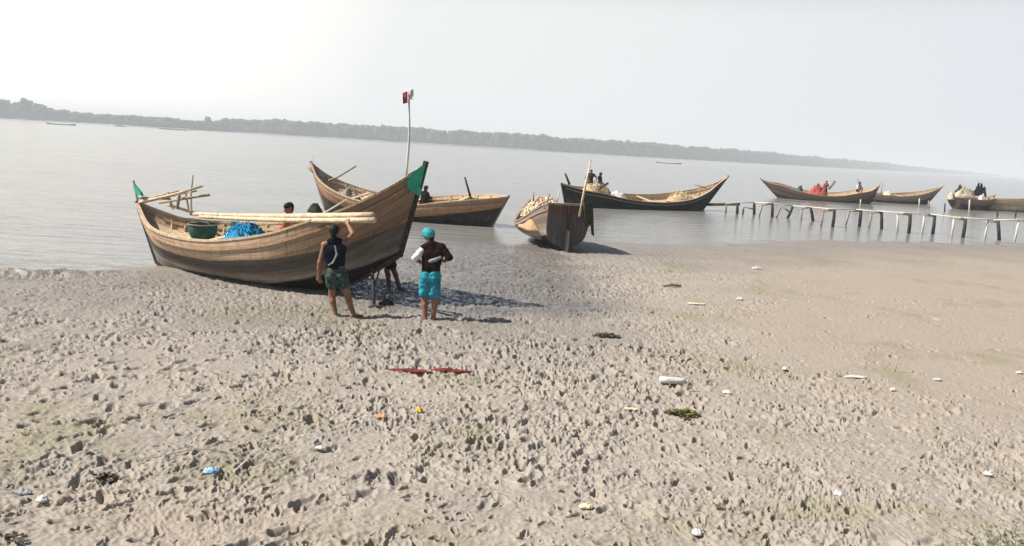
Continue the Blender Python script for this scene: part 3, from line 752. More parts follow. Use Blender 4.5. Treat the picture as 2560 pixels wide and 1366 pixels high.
# end-on boat with transom
H3 = hull_mat('pale_grey_hull', (.23, .175, .135), (.30, .275, .245), 7, stain=.4, pale_low=(.42, .39, .35))
s3 = np.array([1.62, 25.0]); a3 = math.radians(102)
B3 = Boat('wooden_boat', 'wooden boat seen end-on with dark red-brown transom and rudder', (*s3, 0), a3,
    [(.05, .0, -.15, 1.42, .66, 7.5, .45), (.6, -.02, .4, 1.24, .84, 5.0, .45), (1.2, -.05, 1.1, .94, 1.02, 3.0, .45), (2.0, -.06, 1.9, .68, 1.12, 2.8, .45), (2.9, -.08, 2.8, .56, 1.08, 2.4, .45), (3.7, -.06, 3.7, .62, .85, 2.0, .45), (4.4, .0, 4.5, .82, .5, 1.5, .45), (4.8, .1, 5.1, 1.0, .2, 1.1, .45), (4.9, .2, 5.3, 1.10, .05, 1.0, .45)],
    H3, heel=.0, tf=.62, tar=lambda u: float(np.interp(u, [0, 1, 3], [.30, .2, .04])), ribs=8, thwarts=(.2, .45), transom='A', inner='pale_wood', rail='grey_wood')
mbx = MB(); vs = []
for side in (-1, 1):
    for t in np.linspace(0, 1, 12): vs.append(B3.pt(0, t, side)+np.array([-.02, side*.008, .01 if t == 1 else 0]))
nv = len(vs); vs += [v+np.array([.05, 0, 0]) for v in vs]
fs = [(i, 12+i, 13+i, i+1) for i in range(11)]+[(nv+i, nv+i+1, nv+13+i, nv+12+i) for i in range(11)]
fs += [(i, i+1, nv+i+1, nv+i) for i in range(11)]+[(12+i+1, 12+i, nv+12+i, nv+13+i) for i in range(11)]+[(0, nv, nv+12, 12), (11, 23, nv+23, nv+11)]
mbx.add(vs, fs); mbx.build('transom', M['transom_wood'], B3.root)
MB().bar((-.12, 0, -.05), (-.24, 0, 1.36), .11, .10, (0, 1, 0)).build('stern_post', M['dark_wood'], B3.root)
MB().bar((-.28, 0, -.1), (-.34, 0, .62), .3, .05, (0, 1, 0)).build('rudder', M['dark_wood'], B3.root)
MB().bar((-.2, .72, 1.42), (-.2, -.72, 1.42), .09, .07).build('transom_cap', M['grey_wood'], B3.root)
heap('rope_heap', 'tangled orange-brown rope and netting piled on the end-on boat', 'rope', B3.deck(1.7, .3)+(0, 0, .05), .85, 1.5, .85, 'orange_rope', 33, .45, 90, 'bamboo', srad=.028)
pole('bamboo_pole', 'upright pale bamboo pole leaning against the transom of the end-on boat', 'pole', [at(1448, 542, 24.7), at(1462, 470, 24.85), at(1477, 402, 25.0)], [.036, .034, .024], 'bamboo')
for x0, y0, x1, y1, Y_, rd, lb in [(1322, 520, 1352, 488, 26.2, .026, 'pale stick lying aslant over the middle of the rope pile on the end-on boat'), (1300, 528, 1341, 506, 26.6, .024, 'pale stick low on the left slope of the rope pile on the end-on boat'), (1345, 512, 1382, 496, 25.4, .03, 'pale stick reaching from the rope pile over the transom top of the end-on boat'), (1392, 506, 1399, 478, 25.3, .022, 'short thin upright stick behind the transom middle of the end-on boat')]:
    pole('stick', lb, 'stick', [at(x0, y0, Y_), at(x1, y1, Y_+.2)], [rd, rd*.8], 'bamboo')
hg = thing('hanging_net', 'dark net hanging over the right side of the end-on boat', 'fishing net', at(1474, 512, 24.75))
h0 = np.array(hg.location)
mbx = MB()
for k_ in range(9):
    x0 = 1460+k_*2.2; e = 560+random.uniform(-12, 18)+(14 if k_ > 5 else 0)
    mbx.tube([at(x0, 506, 24.72+.02*k_)-h0, at(x0+3, 530, 24.72+.02*k_)-h0, at(x0+5+random.uniform(0, 4), e, 24.7+.02*k_)-h0], [.03, .045, .02], 6, jit=.4)
mbx.build('net_strands', M['olive_cloth'], hg, True)
pole('stick', 'short stick poking up from the left of the rope pile on the end-on boat', 'stick', [at(1334, 505, 26.5), at(1334, 481, 26.5)], [.03, .02], 'grey_wood')
pole('stick', 'dark stick leaning at the left transom corner of the end-on boat', 'stick', [at(1362, 522, 24.9), at(1374, 484, 25.2)], [.035, .025], 'grey_wood')

# dark boat at the jetty
H4 = hull_mat('black_hull', (.016, .014, .014), (.012, .011, .012), 7, stain=.4)
p4a, p4b = np.array([3.0, 45.8]), np.array([13.1, 50.6])
yaw4 = math.atan2(*(p4b-p4a)[::-1])
B4 = Boat('wooden_boat', 'black-hulled wooden boat with cluttered stern and upturned bow at the footbridge end', (*p4a, 0), yaw4,
    [(-.2, -.05, -.55, 1.16, .16, 1.0, .3), (.9, -.3, .6, .94, .6, 1.4, .3), (2.0, -.4, 1.7, .84, .9, 1.7, .3), (3.3, -.45, 3.1, .62, 1.12, 2.1, .3), (4.8, -.45, 4.7, .50, 1.2, 2.2, .3), (6.3, -.45, 6.3, .52, 1.2, 2.2, .3), (7.7, -.42, 7.9, .72, 1.05, 1.9, .3), (8.9, -.35, 9.3, 1.08, .62, 1.5, .3), (9.5, -.1, 10.3, 1.50, .20, 1.1, .3), (9.8, .25, 11.2, 2.0, .05, 1.0, .3)],
    H4, heel=.12, tf=.66, ribs=12, thwarts=(.3, .5, .72), ends='dark_wood')
for (x0, y0, x1, y1, rd, mt, lb) in [(1424, 462, 1413, 434, .07, 'dark_wood', 'dark leaning post at the left end of the black-hulled boat'), (1462, 478, 1477, 400, .045, 'grey_wood', 'tall thin grey pole among the stern clutter of the black-hulled boat'),
        (1500, 470, 1521, 458, .07, 'dark_wood', 'thick dark timber lying aslant beside the standing people on the black-hulled boat'), (1729, 489, 1752, 512, .05, 'rail_wood', 'pale timber hanging over the bow side of the black-hulled boat'), (1737, 462, 1766, 471, .04, 'grey_wood', 'thin grey stick lying on the bow rail of the black-hulled boat')]:
    Y_ = 46.0 if x0 < 1600 else 49.4
    pole('timber', lb, 'pole', [at(x0, y0, Y_), at(x1, y1, Y_)], [rd, rd*.8], mt)
heap('gear_heap', 'brown gear heaped in the stern of the black-hulled boat', 'gear', B4.deck(1.6, .2), 1.0, .6, .85, 'rope', 41, .5, 14, 'grey_wood')
heap('white_net', 'pale net draped behind the stern rail of the black-hulled boat', 'fishing net', B4.deck(2.7, -.3), .8, .5, .62, 'white_cloth', 43, .45)
heap('net_heap', 'pale rope heap near the bow of the black-hulled boat', 'rope', B4.deck(7.9, .1), .9, .6, .6, 'rope', 44, .4, 8, 'rope')

# far pair of boats
H5 = hull_mat('brown_hull', (.25, .165, .125), (.035, .035, .045), 7, stain=.3)
p5a, p5b = np.array([22.1, 73.4]), np.array([33.0, 72.2])
B5 = Boat('wooden_boat', 'slender brown boat with long raised prow carrying red cloth', (*p5a, 0), math.atan2(*(p5b-p5a)[::-1]),
    [(1.3, .25, .0, 1.5, .05, 1.0, .35), (1.7, -.1, .8, 1.24, .4, 1.2, .35), (2.4, -.35, 1.9, 1.1, .75, 1.5, .4), (3.6, -.45, 3.3, .75, 1.0, 2.0, .42), (5.2, -.45, 5.1, .52, 1.1, 2.2, .45), (6.8, -.45, 6.8, .58, 1.1, 2.2, .45), (8.3, -.42, 8.4, .9, .9, 1.7, .5), (9.3, -.35, 9.5, 1.12, .5, 1.3, .55), (9.8, .1, 10.3, 1.6, .06, 1.0, .6)],
    H5, heel=.10, tf=.68, ribs=6, thwarts=(.3,), simple=True)
H6 = hull_mat('tan_hull', (.42, .33, .24), (.05, .04, .035), 7, stain=.3)
p6a, p6b = np.array([33.4, 77.6]), np.array([42.6, 79.6])
B6 = Boat('wooden_boat', 'tan boat with dark waterline moored end to end with the red cloth boat', (*p6a, 0), math.atan2(*(p6b-p6a)[::-1]),
    [(.5, .0, .0, .9, .1, 1.0, .5), (.9, -.3, .6, .76, .5, 1.4, .5), (2.0, -.4, 1.8, .66, .9, 1.9, .5), (3.4, -.4, 3.3, .64, 1.0, 2.2, .5), (4.8, -.4, 4.9, .80, .95, 2.0, .5), (5.9, -.35, 6.1, .98, .7, 1.5, .5), (6.8, -.2, 7.3, 1.28, .35, 1.2, .5), (7.2, .1, 8.5, 1.7, .05, 1.0, .5)],
    H6, heel=.08, tf=.68, ribs=5, thwarts=(.5,), simple=True)
H7 = hull_mat('maroon_hull', (.30, .19, .14), (.05, .022, .022), 7, stain=.3)
B7 = Boat('wooden_boat', 'maroon-hulled boat heaped with white sacks near the right edge', (39.6, 73.0, 0), math.radians(22),
    [(.3, -.3, .0, .95, .8, 1.8, .6), (1.0, -.4, .9, .88, 1.0, 2.0, .6), (2.2, -.42, 2.1, .84, 1.1, 2.1, .6), (3.2, -.4, 3.2, .9, 1.0, 2.0, .6), (4.2, -.3, 4.4, 1.05, .6, 1.5, .6), (4.7, -.1, 5.2, 1.3, .06, 1.0, .6)],
    H7, tf=.66, ribs=4, thwarts=(), transom='A', simple=True)
mbx = MB(); vs = [B7.pt(0, t, sd)+np.array([-.01, 0, 0]) for sd in (-1, 1) for t in np.linspace(0, 1, 8)]
mbx.add(vs, [(i, 8+i, 9+i, i+1) for i in range(7)]); o = mbx.build('transom', M['dark_wood'], B7.root); sm = o.modifiers.new('thickness', 'SOLIDIFY'); sm.thickness = .05
H8 = hull_mat('cream_hull', (.58, .47, .32), (.10, .06, .05), 7, stain=.25)
B8 = Boat('wooden_boat', 'cream-sided boat running out of the right edge of the photo', (43.6, 74.6, 0), math.radians(4),
    [(.3, -.25, .0, .95, .2, 1.2, .25), (.9, -.35, .7, .95, .6, 1.6, .22), (2.0, -.4, 2.0, .98, .95, 2.0, .22), (3.6, -.4, 3.6, 1.05, 1.1, 2.2, .22), (5.4, -.4, 5.4, 1.2, 1.1, 2.0, .22), (7.2, -.3, 7.4, 1.5, .7, 1.5, .22), (8.2, .1, 9.0, 2.0, .06, 1.0, .22)],
    H8, tf=.66, ribs=5, thwarts=(.3, .6), simple=True)
heap('red_cloth', 'bright red cloth heaped amidships on the slender brown boat', 'cloth', at(2044, 486, 72.6)-(0, 0, .1), 1.0, .5, .82, 'far_cloth', 51, .8)
heap('dark_sack', 'dark green sack on the slender brown boat left of the red cloth', 'sack', at(1999, 481, 72.8)-(0, 0, .1), .28, .28, .75, 'teal_net', 52, .3)
pole('timber', 'dark slanting timber right of the red cloth on the slender brown boat', 'pole', [at(2072, 473, 72.3), at(2087, 453, 72.3)], [.12, .13], 'grey_wood')
pole('timber', 'thin pole at the right end of the slender brown boat', 'pole', [at(2150, 468, 72.0), at(2144, 448, 72.0)], [.07, .06], 'grey_wood')
pole('timber', 'thin upright grey pole on the tan boat', 'pole', [at(2202, 490, 77.5), at(2206, 455, 77.5)], [.05, .04], 'dull_pole')
heap('pale_sack', 'pale sack lying in the tan boat', 'sack', at(2218, 489, 78.2)-(0, 0, .1), .5, .4, .55, 'cream_plastic', 53, .3)
heap('white_sack', 'white sack standing at the left end of the maroon-hulled boat', 'sack', at(2378, 497, 73.2)-(0, 0, .1), .32, .3, .8, 'sack_cloth', 54, .4)
heap('white_sack', 'large white sack on the right part of the maroon-hulled boat', 'sack', at(2452, 508, 74.0)-(0, 0, .1), .45, .35, .85, 'white_cloth', 55, .5)
heap('cream_sack', 'row of cream cloth bundles on top of the maroon-hulled boat', 'bundle', at(2412, 490, 74.0)-(0, 0, .15), 1.05, .5, .75, 'sack_cloth', 56, .9)
heap('dark_bundle', 'dark green bundle on top of the cream bundles of the maroon-hulled boat', 'bundle', at(2402, 483, 74.2)-(0, 0, .05), .6, .4, .6, 'olive_cloth', 57, 1.1)
heap('navy_bundle', 'dark navy peaked bundle above the large white sack', 'bundle', at(2449, 488, 74.4)-(0, 0, .1), .65, .4, .95, 'navy_cloth', 58, 1.1)

# ------------------------------------------------------------------ footbridge trestles standing in the shallows
def z4(x_, y_): return (1780+x_/3.282, 420+y_/3.282)
TR = [ # left top, left foot, right top, right foot, rail?, brace?, left pale?, label
 ((115, 292), (113, 352), (207, 290), (205, 378), 1, 0, 0, 'short trestle next to the bow of the black-hulled boat'),
 ((258, 318), (255, 358), (346, 290), (345, 382), 0, 1, 0, 'trestle with a low stump and a diagonal brace'),
 ((412, 300), (386, 396), (495, 290), (492, 406), 1, 0, 0, 'low dark trestle with a level top rail, left of the greenish crossed one'),
 ((566, 308), (525, 412), (662, 318), (620, 412), 0, 2, 0, 'crooked trestle with both posts leaning and a sagging brace'),
 ((738, 330), (730, 436), (808, 318), (828, 436), 1, 0, 0, 'trestle with posts splayed apart under a tilted rail'),
 ((915, 345), (896, 466), (1006, 343), (988, 486), 1, 0, 0, 'dark trestle with a level rail below the red cloth boat'),
 ((1126, 350), (1095, 472), (1222, 346), (1208, 482), 1, 0, 0, 'trestle with a leaning thin left post below the brown boat prow'),
 ((1310, 362), (1286, 496), (1390, 360), (1390, 503), 1, 0, 0, 'trestle with a thick upright right post and leaning left post'),
 ((1526, 368), (1521, 520), (1628, 382), (1614, 536), 1, 0, 1, 'trestle with a pale straight left post and bent dark right post'),
 ((1744, 382), (1722, 542), (1828, 392), (1810, 542), 1, 0, 1, 'trestle with a pale left post below the tan boat bow'),
 ((1988, 404), (1964, 572), (2082, 424), (2058, 572), 1, 0, 1, 'trestle with a pale sloping rail and a dark right post below the maroon-hulled boat'),
 ((2262, 432), (2236, 586), (2346, 438), (2356, 592), 1, 0, 1, 'tall trestle with the thickest black right post'),
 ((2520, 420), (2482, 608), (2600, 440), (2606, 612), 1, 0, 2, 'trestle with a pale leaning post at the right edge')]
TOPS = []
for (lt, lf, rt, rf, rail, brace, pale, lb) in TR:
    px0, px1 = z4(*lf), z4(*rf)
    mid = ((px0[0]+px1[0])/2, max(px0[1], px1[1])-1)
    g = on_ground(mid[0], mid[1], WATER_Z)
    Y = g[1]
    t_ = thing('jetty_trestle', lb, 'trestle', (g[0], Y, WATER_Z), 0, 'trestles of the footbridge across the shallows')
    o0 = np.array(t_.location)
    Pl, Pf = at(*z4(*lt), Y+.1)-o0, at(*px0, Y+.1)-o0
    Qt, Qf = at(*z4(*rt), Y-.1)-o0, at(*px1, Y-.1)-o0
    dn = lambda a_, b_: b_+(b_-a_)*(.35/max(.2, np.linalg.norm(b_-a_)))
    k_ = .5 if pale else 1
    MB().tube([Pl, (Pl+Pf)/2+(.01, 0, 0), dn(Pl, Pf)], [.05, .055, .058], 7, jit=.2).build('post', M['white_pole' if pale else 'dull_pole'], t_, True)
    MB().tube([Qt, (Qt+Qf)/2+(.015, 0, 0), dn(Qt, Qf)], [.078, .085, .09], 7, jit=.2).build('post', M['dark_wood' if pale < 2 else 'white_pole'], t_, True)
    TOPS.append(o0+(Pl*.45+Qt*.55 if rail else Qt))
    if rail: MB().tube([Pl+(-.05, -.03, -.03), Qt+(.05, .03, -.03)], [.055, .06], 7).build('top_rail', M['grey_wood' if pale != 1 else 'dull_pole'], t_, True)
    if brace: MB().tube([Pl+(.02, -.05, .0), Qf*.55+Qt*.45+(-.0, -.08, .0)], [.05, .05], 7).build('brace', M['grey_wood'], t_, True)
for (tp, ft, mt, lb) in [((1702, 252), (1700, 320), 'white_pole', 'thin pale mooring post before the bow of the tan boat'), ((1778, 268), (1780, 330), 'grey_wood', 'grey mooring post right of the pale one at the tan boat bow'),
        ((1912, 290), (1908, 362), 'dark_wood', 'dark mooring post in front of the gap between tan and maroon-hulled boats'), ((2114, 262), (2110, 372), 'white_pole', 'tall pale post in front of the maroon-hulled boat'),
        ((2345, 340), (2340, 402), 'dark_wood', 'dark post standing under the cream-sided boat'), ((2495, 340), (2490, 404), 'dark_wood', 'dark post below the cream-sided boat near the right edge'), ((1220, 260), (1218, 302), 'white_pole', 'short white post under the prow of the slender brown boat')]:
    g = on_ground(*z4(*ft), WATER_Z)
    a_ = at(*z4(*tp), g[1])
    pole('mooring_post', lb, 'post', [g+(g-a_)*.4, (a_+g)/2, a_], [.06, .06, .05], mt)
wk = thing('bamboo_walkway', 'thin pale bamboo poles laid end to end over the trestles', 'walkway', (18.9, 44.2, .35))
w0 = np.array(wk.location)
for a_, b_ in zip(TOPS[:-1], TOPS[1:]):
    d_ = (b_-a_)*.06
    MB().tube([a_-d_-w0+(0, 0, .045), (a_+b_)/2-w0+(0, 0, .03), b_+d_-w0+(0, 0, .05)], [.03, .033, .028], 6).build('walk_pole', M['white_pole'], wk, True)
g = on_ground(1768, 528, WATER_Z)
pole('gangplank', 'dark plank reaching from the black-hulled boat to the first trestle', 'plank', [at(1762, 512, 49.3), at(1850, 511, 48.6)], [.09, .08], 'dark_wood')

# ------------------------------------------------------------------ people
def surfnet(D, org, h):
    nx, ny, nz = D.shape; ins = D < 0
    c = np.zeros((nx-1, ny-1, nz-1), int); P = np.zeros((nx-1, ny-1, nz-1, 3)); cn = np.zeros((nx-1, ny-1, nz-1))
    sl = lambda a, b_, cc: (slice(a, nx-1+a), slice(b_, ny-1+b_), slice(cc, nz-1+cc))
    cor = [(a, b_, cc) for a in (0, 1) for b_ in (0, 1) for cc in (0, 1)]
    for q in cor: c += ins[sl(*q)]
    for q in cor:
        for ax in range(3):
            if q[ax]: continue
            q2 = list(q); q2[ax] = 1
            d0, d1 = D[sl(*q)], D[sl(*q2)]
            m = (d0 < 0) != (d1 < 0); t = np.where(m, d0/np.where(m, d0-d1, 1), 0)
            for k in range(3): P[..., k] += np.where(m, q[k]+(t if k == ax else 0), 0)
            cn += m
    act = (c > 0) & (c < 8)
    ids = np.full(act.shape, -1); ids[act] = np.arange(act.sum())
    I = np.argwhere(act)
    V = (I+P[act]/cn[act][:, None])*h+org
    F = []
    for ax in range(3):
        o1, o2 = [k for k in range(3) if k != ax]
        s0 = [slice(1, -1)]*3; s0[ax] = slice(0, -1); s1 = [slice(1, -1)]*3; s1[ax] = slice(1, None)
        a_, b_ = ins[tuple(s0)], ins[tuple(s1)]
        for flip in (False, True):
            m = (a_ & ~b_) if not flip else (~a_ & b_)
            E = np.argwhere(m)
            if not len(E): continue
            E = E+np.array([0 if k == ax else 1 for k in range(3)])
            def cell(d1, d2):
                Q = E.copy(); Q[:, o1] += d1; Q[:, o2] += d2; return ids[Q[:, 0], Q[:, 1], Q[:, 2]]
            q = np.stack([cell(-1, -1), cell(0, -1), cell(0, 0), cell(-1, 0)], 1)
            if flip != (ax == 1): q = q[:, ::-1]
            F.append(q)
    F = np.concatenate(F); F = F[(F >= 0).all(1)]
    return V, F
def cones_mesh(cones, h, k=.022, infl=0.0):
    A = np.array([c[0] for c in cones], float); Bp = np.array([c[1] for c in cones], float); ra = np.array([c[2] for c in cones])+infl; rb = np.array([c[3] for c in cones])+infl
    mg = .06
    lo = np.minimum(A-ra[:, None], Bp-rb[:, None]).min(0)-mg; hi = np.maximum(A+ra[:, None], Bp+rb[:, None]).max(0)+mg
    n = np.ceil((hi-lo)/h).astype(int)+1
    D = np.full(n, .05)
    for a_, b_, r0, r1 in zip(A, Bp, ra, rb):
        l = np.minimum(a_-r0, b_-r1)-mg; u = np.maximum(a_+r0, b_+r1)+mg
        i0 = np.maximum(((l-lo)/h).astype(int), 0); i1 = np.minimum(((u-lo)/h).astype(int)+2, n)
        g = np.meshgrid(*[lo[q]+np.arange(i0[q], i1[q])*h for q in range(3)], indexing='ij')
        X = np.stack(g, -1)-a_; d = b_-a_; t = np.clip((X@d)/max(1e-9, d@d), 0, 1)
        dist = np.linalg.norm(X-t[..., None]*d, axis=-1)-(r0+(r1-r0)*t)
        s_ = tuple(slice(i0[q], i1[q]) for q in range(3)); o_ = D[s_]
        hh = np.clip(.5+.5*(o_-dist)/k, 0, 1); D[s_] = o_*(1-hh)+dist*hh-k*hh*(1-hh)
    return surfnet(D, lo, h)
def vec(*a): return np.array(a, float)
def wrinkle(V, amp=.009):
    c = V.mean(0); d = V-c; r_ = d*np.array([1, 1, 0]); r_ = r_/np.maximum(1e-6, np.linalg.norm(r_, axis=1))[:, None]
    n_ = noise(V[:, 0]*9+V[:, 2]*5, V[:, 2]*15+V[:, 1]*7, 91)+.6*noise(V[:, 0]*22-V[:, 2]*9, V[:, 2]*20+V[:, 1]*18, 92)
    return V+r_*(n_*amp)[:, None]
def person(label, loc, J, rz=0.0, res=.011, skin='skin', shirt=None, shorts=None, sleeves=0.0, hair=True, cap=None, sc=1.0, panel=None, legs=True, sleeve_mat=None, waist_drop=.0, group=None, cat='person', shorts_len=.72):
    """J: joints in metres - pelvis, chest, neck, head, facing, shoulders/elbows/wrists/hips/knees/ankles (sL,eL,wL ...), toes"""
    J = {k_: np.asarray(v, float)*(1 if k_ in ('face',) else sc) for k_, v in J.items()}
    root = thing('person', label, cat, loc, rz, group)
    lat = norm(J['sR']-J['sL']); up = norm(J['chest']-J['pelvis']); fw = norm(J['face'])
    W_ = (J['pelvis']*.5+J['chest']*.5)
    hl, hr = J['pelvis']-lat*.075*sc, J['pelvis']+lat*.075*sc
    wl_, wr_ = W_-lat*.05*sc, W_+lat*.05*sc
    cl, cr = J['chest']-lat*.08*sc, J['chest']+lat*.08*sc
    tor = [(hl, hr, .098*sc, .098*sc), (hl, wl_, .095*sc, .088*sc), (hr, wr_, .095*sc, .088*sc), (wl_, cl, .088*sc, .10*sc), (wr_, cr, .088*sc, .10*sc), (cl, cr, .10*sc, .10*sc),
           (J['chest'], J['neck'], .09*sc, .055*sc), (J['neck'], J['sL'], .055*sc, .056*sc), (J['neck'], J['sR'], .055*sc, .056*sc), (cl, J['sL'], .085*sc, .058*sc), (cr, J['sR'], .085*sc, .058*sc)]
    hu = norm(J['head']-J['neck']); Hc = J['head']
    head = [(J['neck'], Hc-hu*.06*sc, .055*sc, .05*sc), (Hc+hu*.02*sc-fw*.015*sc, Hc+hu*.02*sc+fw*.01*sc, .079*sc, .077*sc), (Hc+fw*.03*sc, Hc-hu*.075*sc+fw*.045*sc, .064*sc, .04*sc),
            (Hc+fw*.085*sc+hu*.015*sc, Hc+fw*.108*sc-hu*.022*sc, .012*sc, .017*sc)]
    sd = norm(np.cross(fw, hu))
    for s_ in (-1, 1): head.append((Hc+sd*s_*.078*sc+hu*.012*sc, Hc+sd*s_*.082*sc-hu*.022*sc, .018*sc, .013*sc))
    arms, sl = [], []
    for c in 'LR':
        if 's'+c not in J: continue
        S_, E_, Wr = J['s'+c], J['e'+c], J['w'+c]
        arms += [(S_, E_, .052*sc, .041*sc), (E_, E_*.6+Wr*.4, .042*sc, .042*sc), (E_*.6+Wr*.4, Wr, .042*sc, .027*sc)]
        hd = norm(J.get('h'+c, Wr+(Wr-E_))-Wr)
        side = norm(np.cross(hd, fw)) if abs(np.dot(hd, fw)) < .9 else lat
        nrm = norm(np.cross(side, hd))
        pe = Wr+hd*.075*sc
        arms += [(Wr, Wr+hd*.03*sc, .027*sc, .026*sc), (Wr+hd*.035*sc-side*.02*sc, pe-side*.026*sc, .019*sc, .015*sc), (Wr+hd*.035*sc+side*.02*sc, pe+side*.026*sc, .019*sc, .015*sc), (Wr+hd*.03*sc, pe, .02*sc, .017*sc)]
        for q, (o_, l_) in enumerate(((-.033, .062), (-.011, .075), (.012, .07), (.034, .055))):
            b0 = pe+side*o_*sc*.95; m_ = b0+hd*l_*.55*sc+nrm*.012*sc; e_ = m_+hd*l_*.4*sc+nrm*.022*sc
            arms += [(b0, m_, .0105*sc, .0095*sc), (m_, e_, .0095*sc, .008*sc)]
        th0 = Wr+hd*.028*sc+side*(-1 if c == 'L' else 1)*.028*sc
        arms += [(th0, th0+hd*.035*sc+side*(-1 if c == 'L' else 1)*.026*sc+nrm*.01*sc, .013*sc, .011*sc), (th0+hd*.035*sc+side*(-1 if c == 'L' else 1)*.026*sc+nrm*.01*sc, th0+hd*.06*sc+side*(-1 if c == 'L' else 1)*.03*sc+nrm*.02*sc, .011*sc, .009*sc)]
        if sleeves: sl.append((S_, S_+(E_-S_)*min(1, sleeves), .058*sc, .050*sc, c))
        if sleeves > 1: sl.append((E_, E_+(Wr-E_)*(sleeves-1), .05*sc, .038*sc, c))
    lg, sh = [], []
    if legs:
        for c, hp in (('L', hl), ('R', hr)):
            K_, An = J['k'+c], J['a'+c]
            cm = K_*.68+An*.32-fw*.012*sc
            lg += [(hp, K_, .088*sc, .055*sc), (K_, cm, .054*sc, .054*sc), (cm, An, .052*sc, .034*sc), (K_, An, .045*sc, .034*sc)]
            tdir = norm(J.get('t'+c, fw*vec(1, 1, 0))); foot = An+vec(0, 0, -.045)*sc
            lg += [(An, foot-tdir*.03*sc, .036*sc, .032*sc), (foot-tdir*.03*sc, foot+tdir*.10*sc, .032*sc, .028*sc), (foot+tdir*.10*sc, foot+tdir*.155*sc-vec(0, 0, .008)*sc, .026*sc, .018*sc)]
            tl = norm(np.cross(tdir, (0, 0, 1)))
            for q in range(5): b0 = foot+tdir*.145*sc+tl*(q-2)*.016*sc-vec(0, 0, .01)*sc; lg.append((b0, b0+tdir*(.05-.006*abs(q-1))*sc, .011*sc, .009*sc))
            sh.append((hp, hp+(K_-hp)*shorts_len, .094*sc, .086*sc)); hm = hp+(K_-hp)*(shorts_len+.02); ht = norm(np.cross(norm(K_-hp), fw))
            sh += [(hm-ht*.045*sc, hm+ht*.045*sc, .056*sc, .056*sc)]
    V, F = cones_mesh(tor+head+arms+lg, res)
    mesh_obj('body', V, F, M[skin], root)
    if shirt:
        low_ = [t if (sleeves or q < 4) else (t[0], t[0]+(t[1]-t[0])*.55, t[2], t[2]*.75+t[3]*.25-.008*sc) for q, t in enumerate(tor[3:])]
        if not waist_drop: low_ += [(hl*.35+wl_*.65, wl_, .094*sc, .09*sc), (hr*.35+wr_*.65, wr_, .094*sc, .09*sc)]
        low_ += [(wl_, wr_, .09*sc, .09*sc)]
        sl1 = [t[:4] for t in sl if not (sleeve_mat and t[4] == 'L')]
        V, F = cones_mesh(low_+sl1, res, .025, .014)
        so = mesh_obj('shirt', wrinkle(V), F, M[shirt], root)
        if sleeve_mat:
            V, F = cones_mesh([t[:4] for t in sl if t[4] == 'L'], res, .02, .010); mesh_obj('sleeve', wrinkle(V), F, M[sleeve_mat], so)
        if panel:
            V, F = cones_mesh([(np.asarray(a_)*sc, np.asarray(b_)*sc, r0*sc, r1*sc) for a_, b_, r0, r1 in panel[1]], res*.8, .012); mesh_obj('shirt_panel', V, F, M[panel[0]], so)
    if shorts:
        V, F = cones_mesh([tor[0], (hl, hl*.62+wl_*.38, .096*sc, .09*sc), (hr, hr*.62+wr_*.38, .096*sc, .09*sc)]+sh, res, .012, .018)
        mesh_obj('shorts', wrinkle(V, .011), F, M[shorts], root)
    if hair:
        V, F = cones_mesh([(Hc+hu*.035*sc-fw*.03*sc, Hc+hu*.045*sc+fw*.018*sc, .081*sc, .074*sc), (Hc-fw*.04*sc, Hc-hu*.05*sc-fw*.045*sc, .064*sc, .046*sc)], res, .02, .006)
        mesh_obj('hair', V, F, M['hair'], root)
    if cap:
        V, F = cones_mesh([(Hc+hu*.045*sc-fw*.02*sc, Hc+hu*.055*sc+fw*.015*sc, .087*sc, .085*sc), (Hc+hu*.02*sc-fw*.03*sc, Hc+hu*.03*sc+fw*.02*sc, .088*sc, .088*sc)], res, .02, .006)
        co = mesh_obj('cap', V, F, M[cap], root)
        br = [(Hc+hu*.045*sc+fw*.06*sc+sd*s_*.05*sc, Hc+hu*.02*sc+fw*.15*sc+sd*s_*.035*sc, .012*sc, .009*sc) for s_ in (-1, -.4, .2, .7, 1)]
        V, F = cones_mesh(br, res*.8, .02, .003); mesh_obj('brim', V, F, M[cap], co)
    return root

# man at the hull, seen from behind
g = on_ground(845, 790, 0); mz = mud_z(g[0], g[1])
sx_ = lambda px: (px-845)/147.0
sz_ = lambda py: (790-py)/147.0
person('man seen from behind in dark vest and printed shorts, reaching up to the bamboo poles', (g[0], g[1], mz-.03),
    dict(pelvis=(sx_(838), .02, .72), chest=(sx_(830), .04, 1.14), neck=(sx_(829), .05, 1.34), head=(sx_(828), .10, 1.485), face=(.25, .95, -.15),
         sL=(sx_(806), .02, 1.255), eL=(sx_(796), -.02, .95), wL=(sx_(793), .03, .71), hL=(sx_(795), .06, .55),
         sR=(sx_(855), .08, 1.30), eR=(sx_(870), .24, 1.45), wR=(sx_(852), .42, 1.58), hR=(sx_(845), .50, 1.68),
         kL=(sx_(826), .06, .37), aL=(sx_(838), -.0, .07), kR=(sx_(866), .08, .38), aR=(sx_(883), .05, .07), tL=(.1, 1, 0), tR=(.75, .65, 0)),
    shirt='navy_cloth', shorts='print_cloth', waist_drop=1, shorts_len=.40, res=.0095,
    panel=('grey_cloth', [((sx_(836), -.092, 1.26), (sx_(841), -.094, 1.12), .014, .016), ((sx_(841), -.094, 1.12), (sx_(832), -.088, .98), .016, .016), ((sx_(832), -.088, .98), (sx_(820), -.075, .92), .014, .012)]))
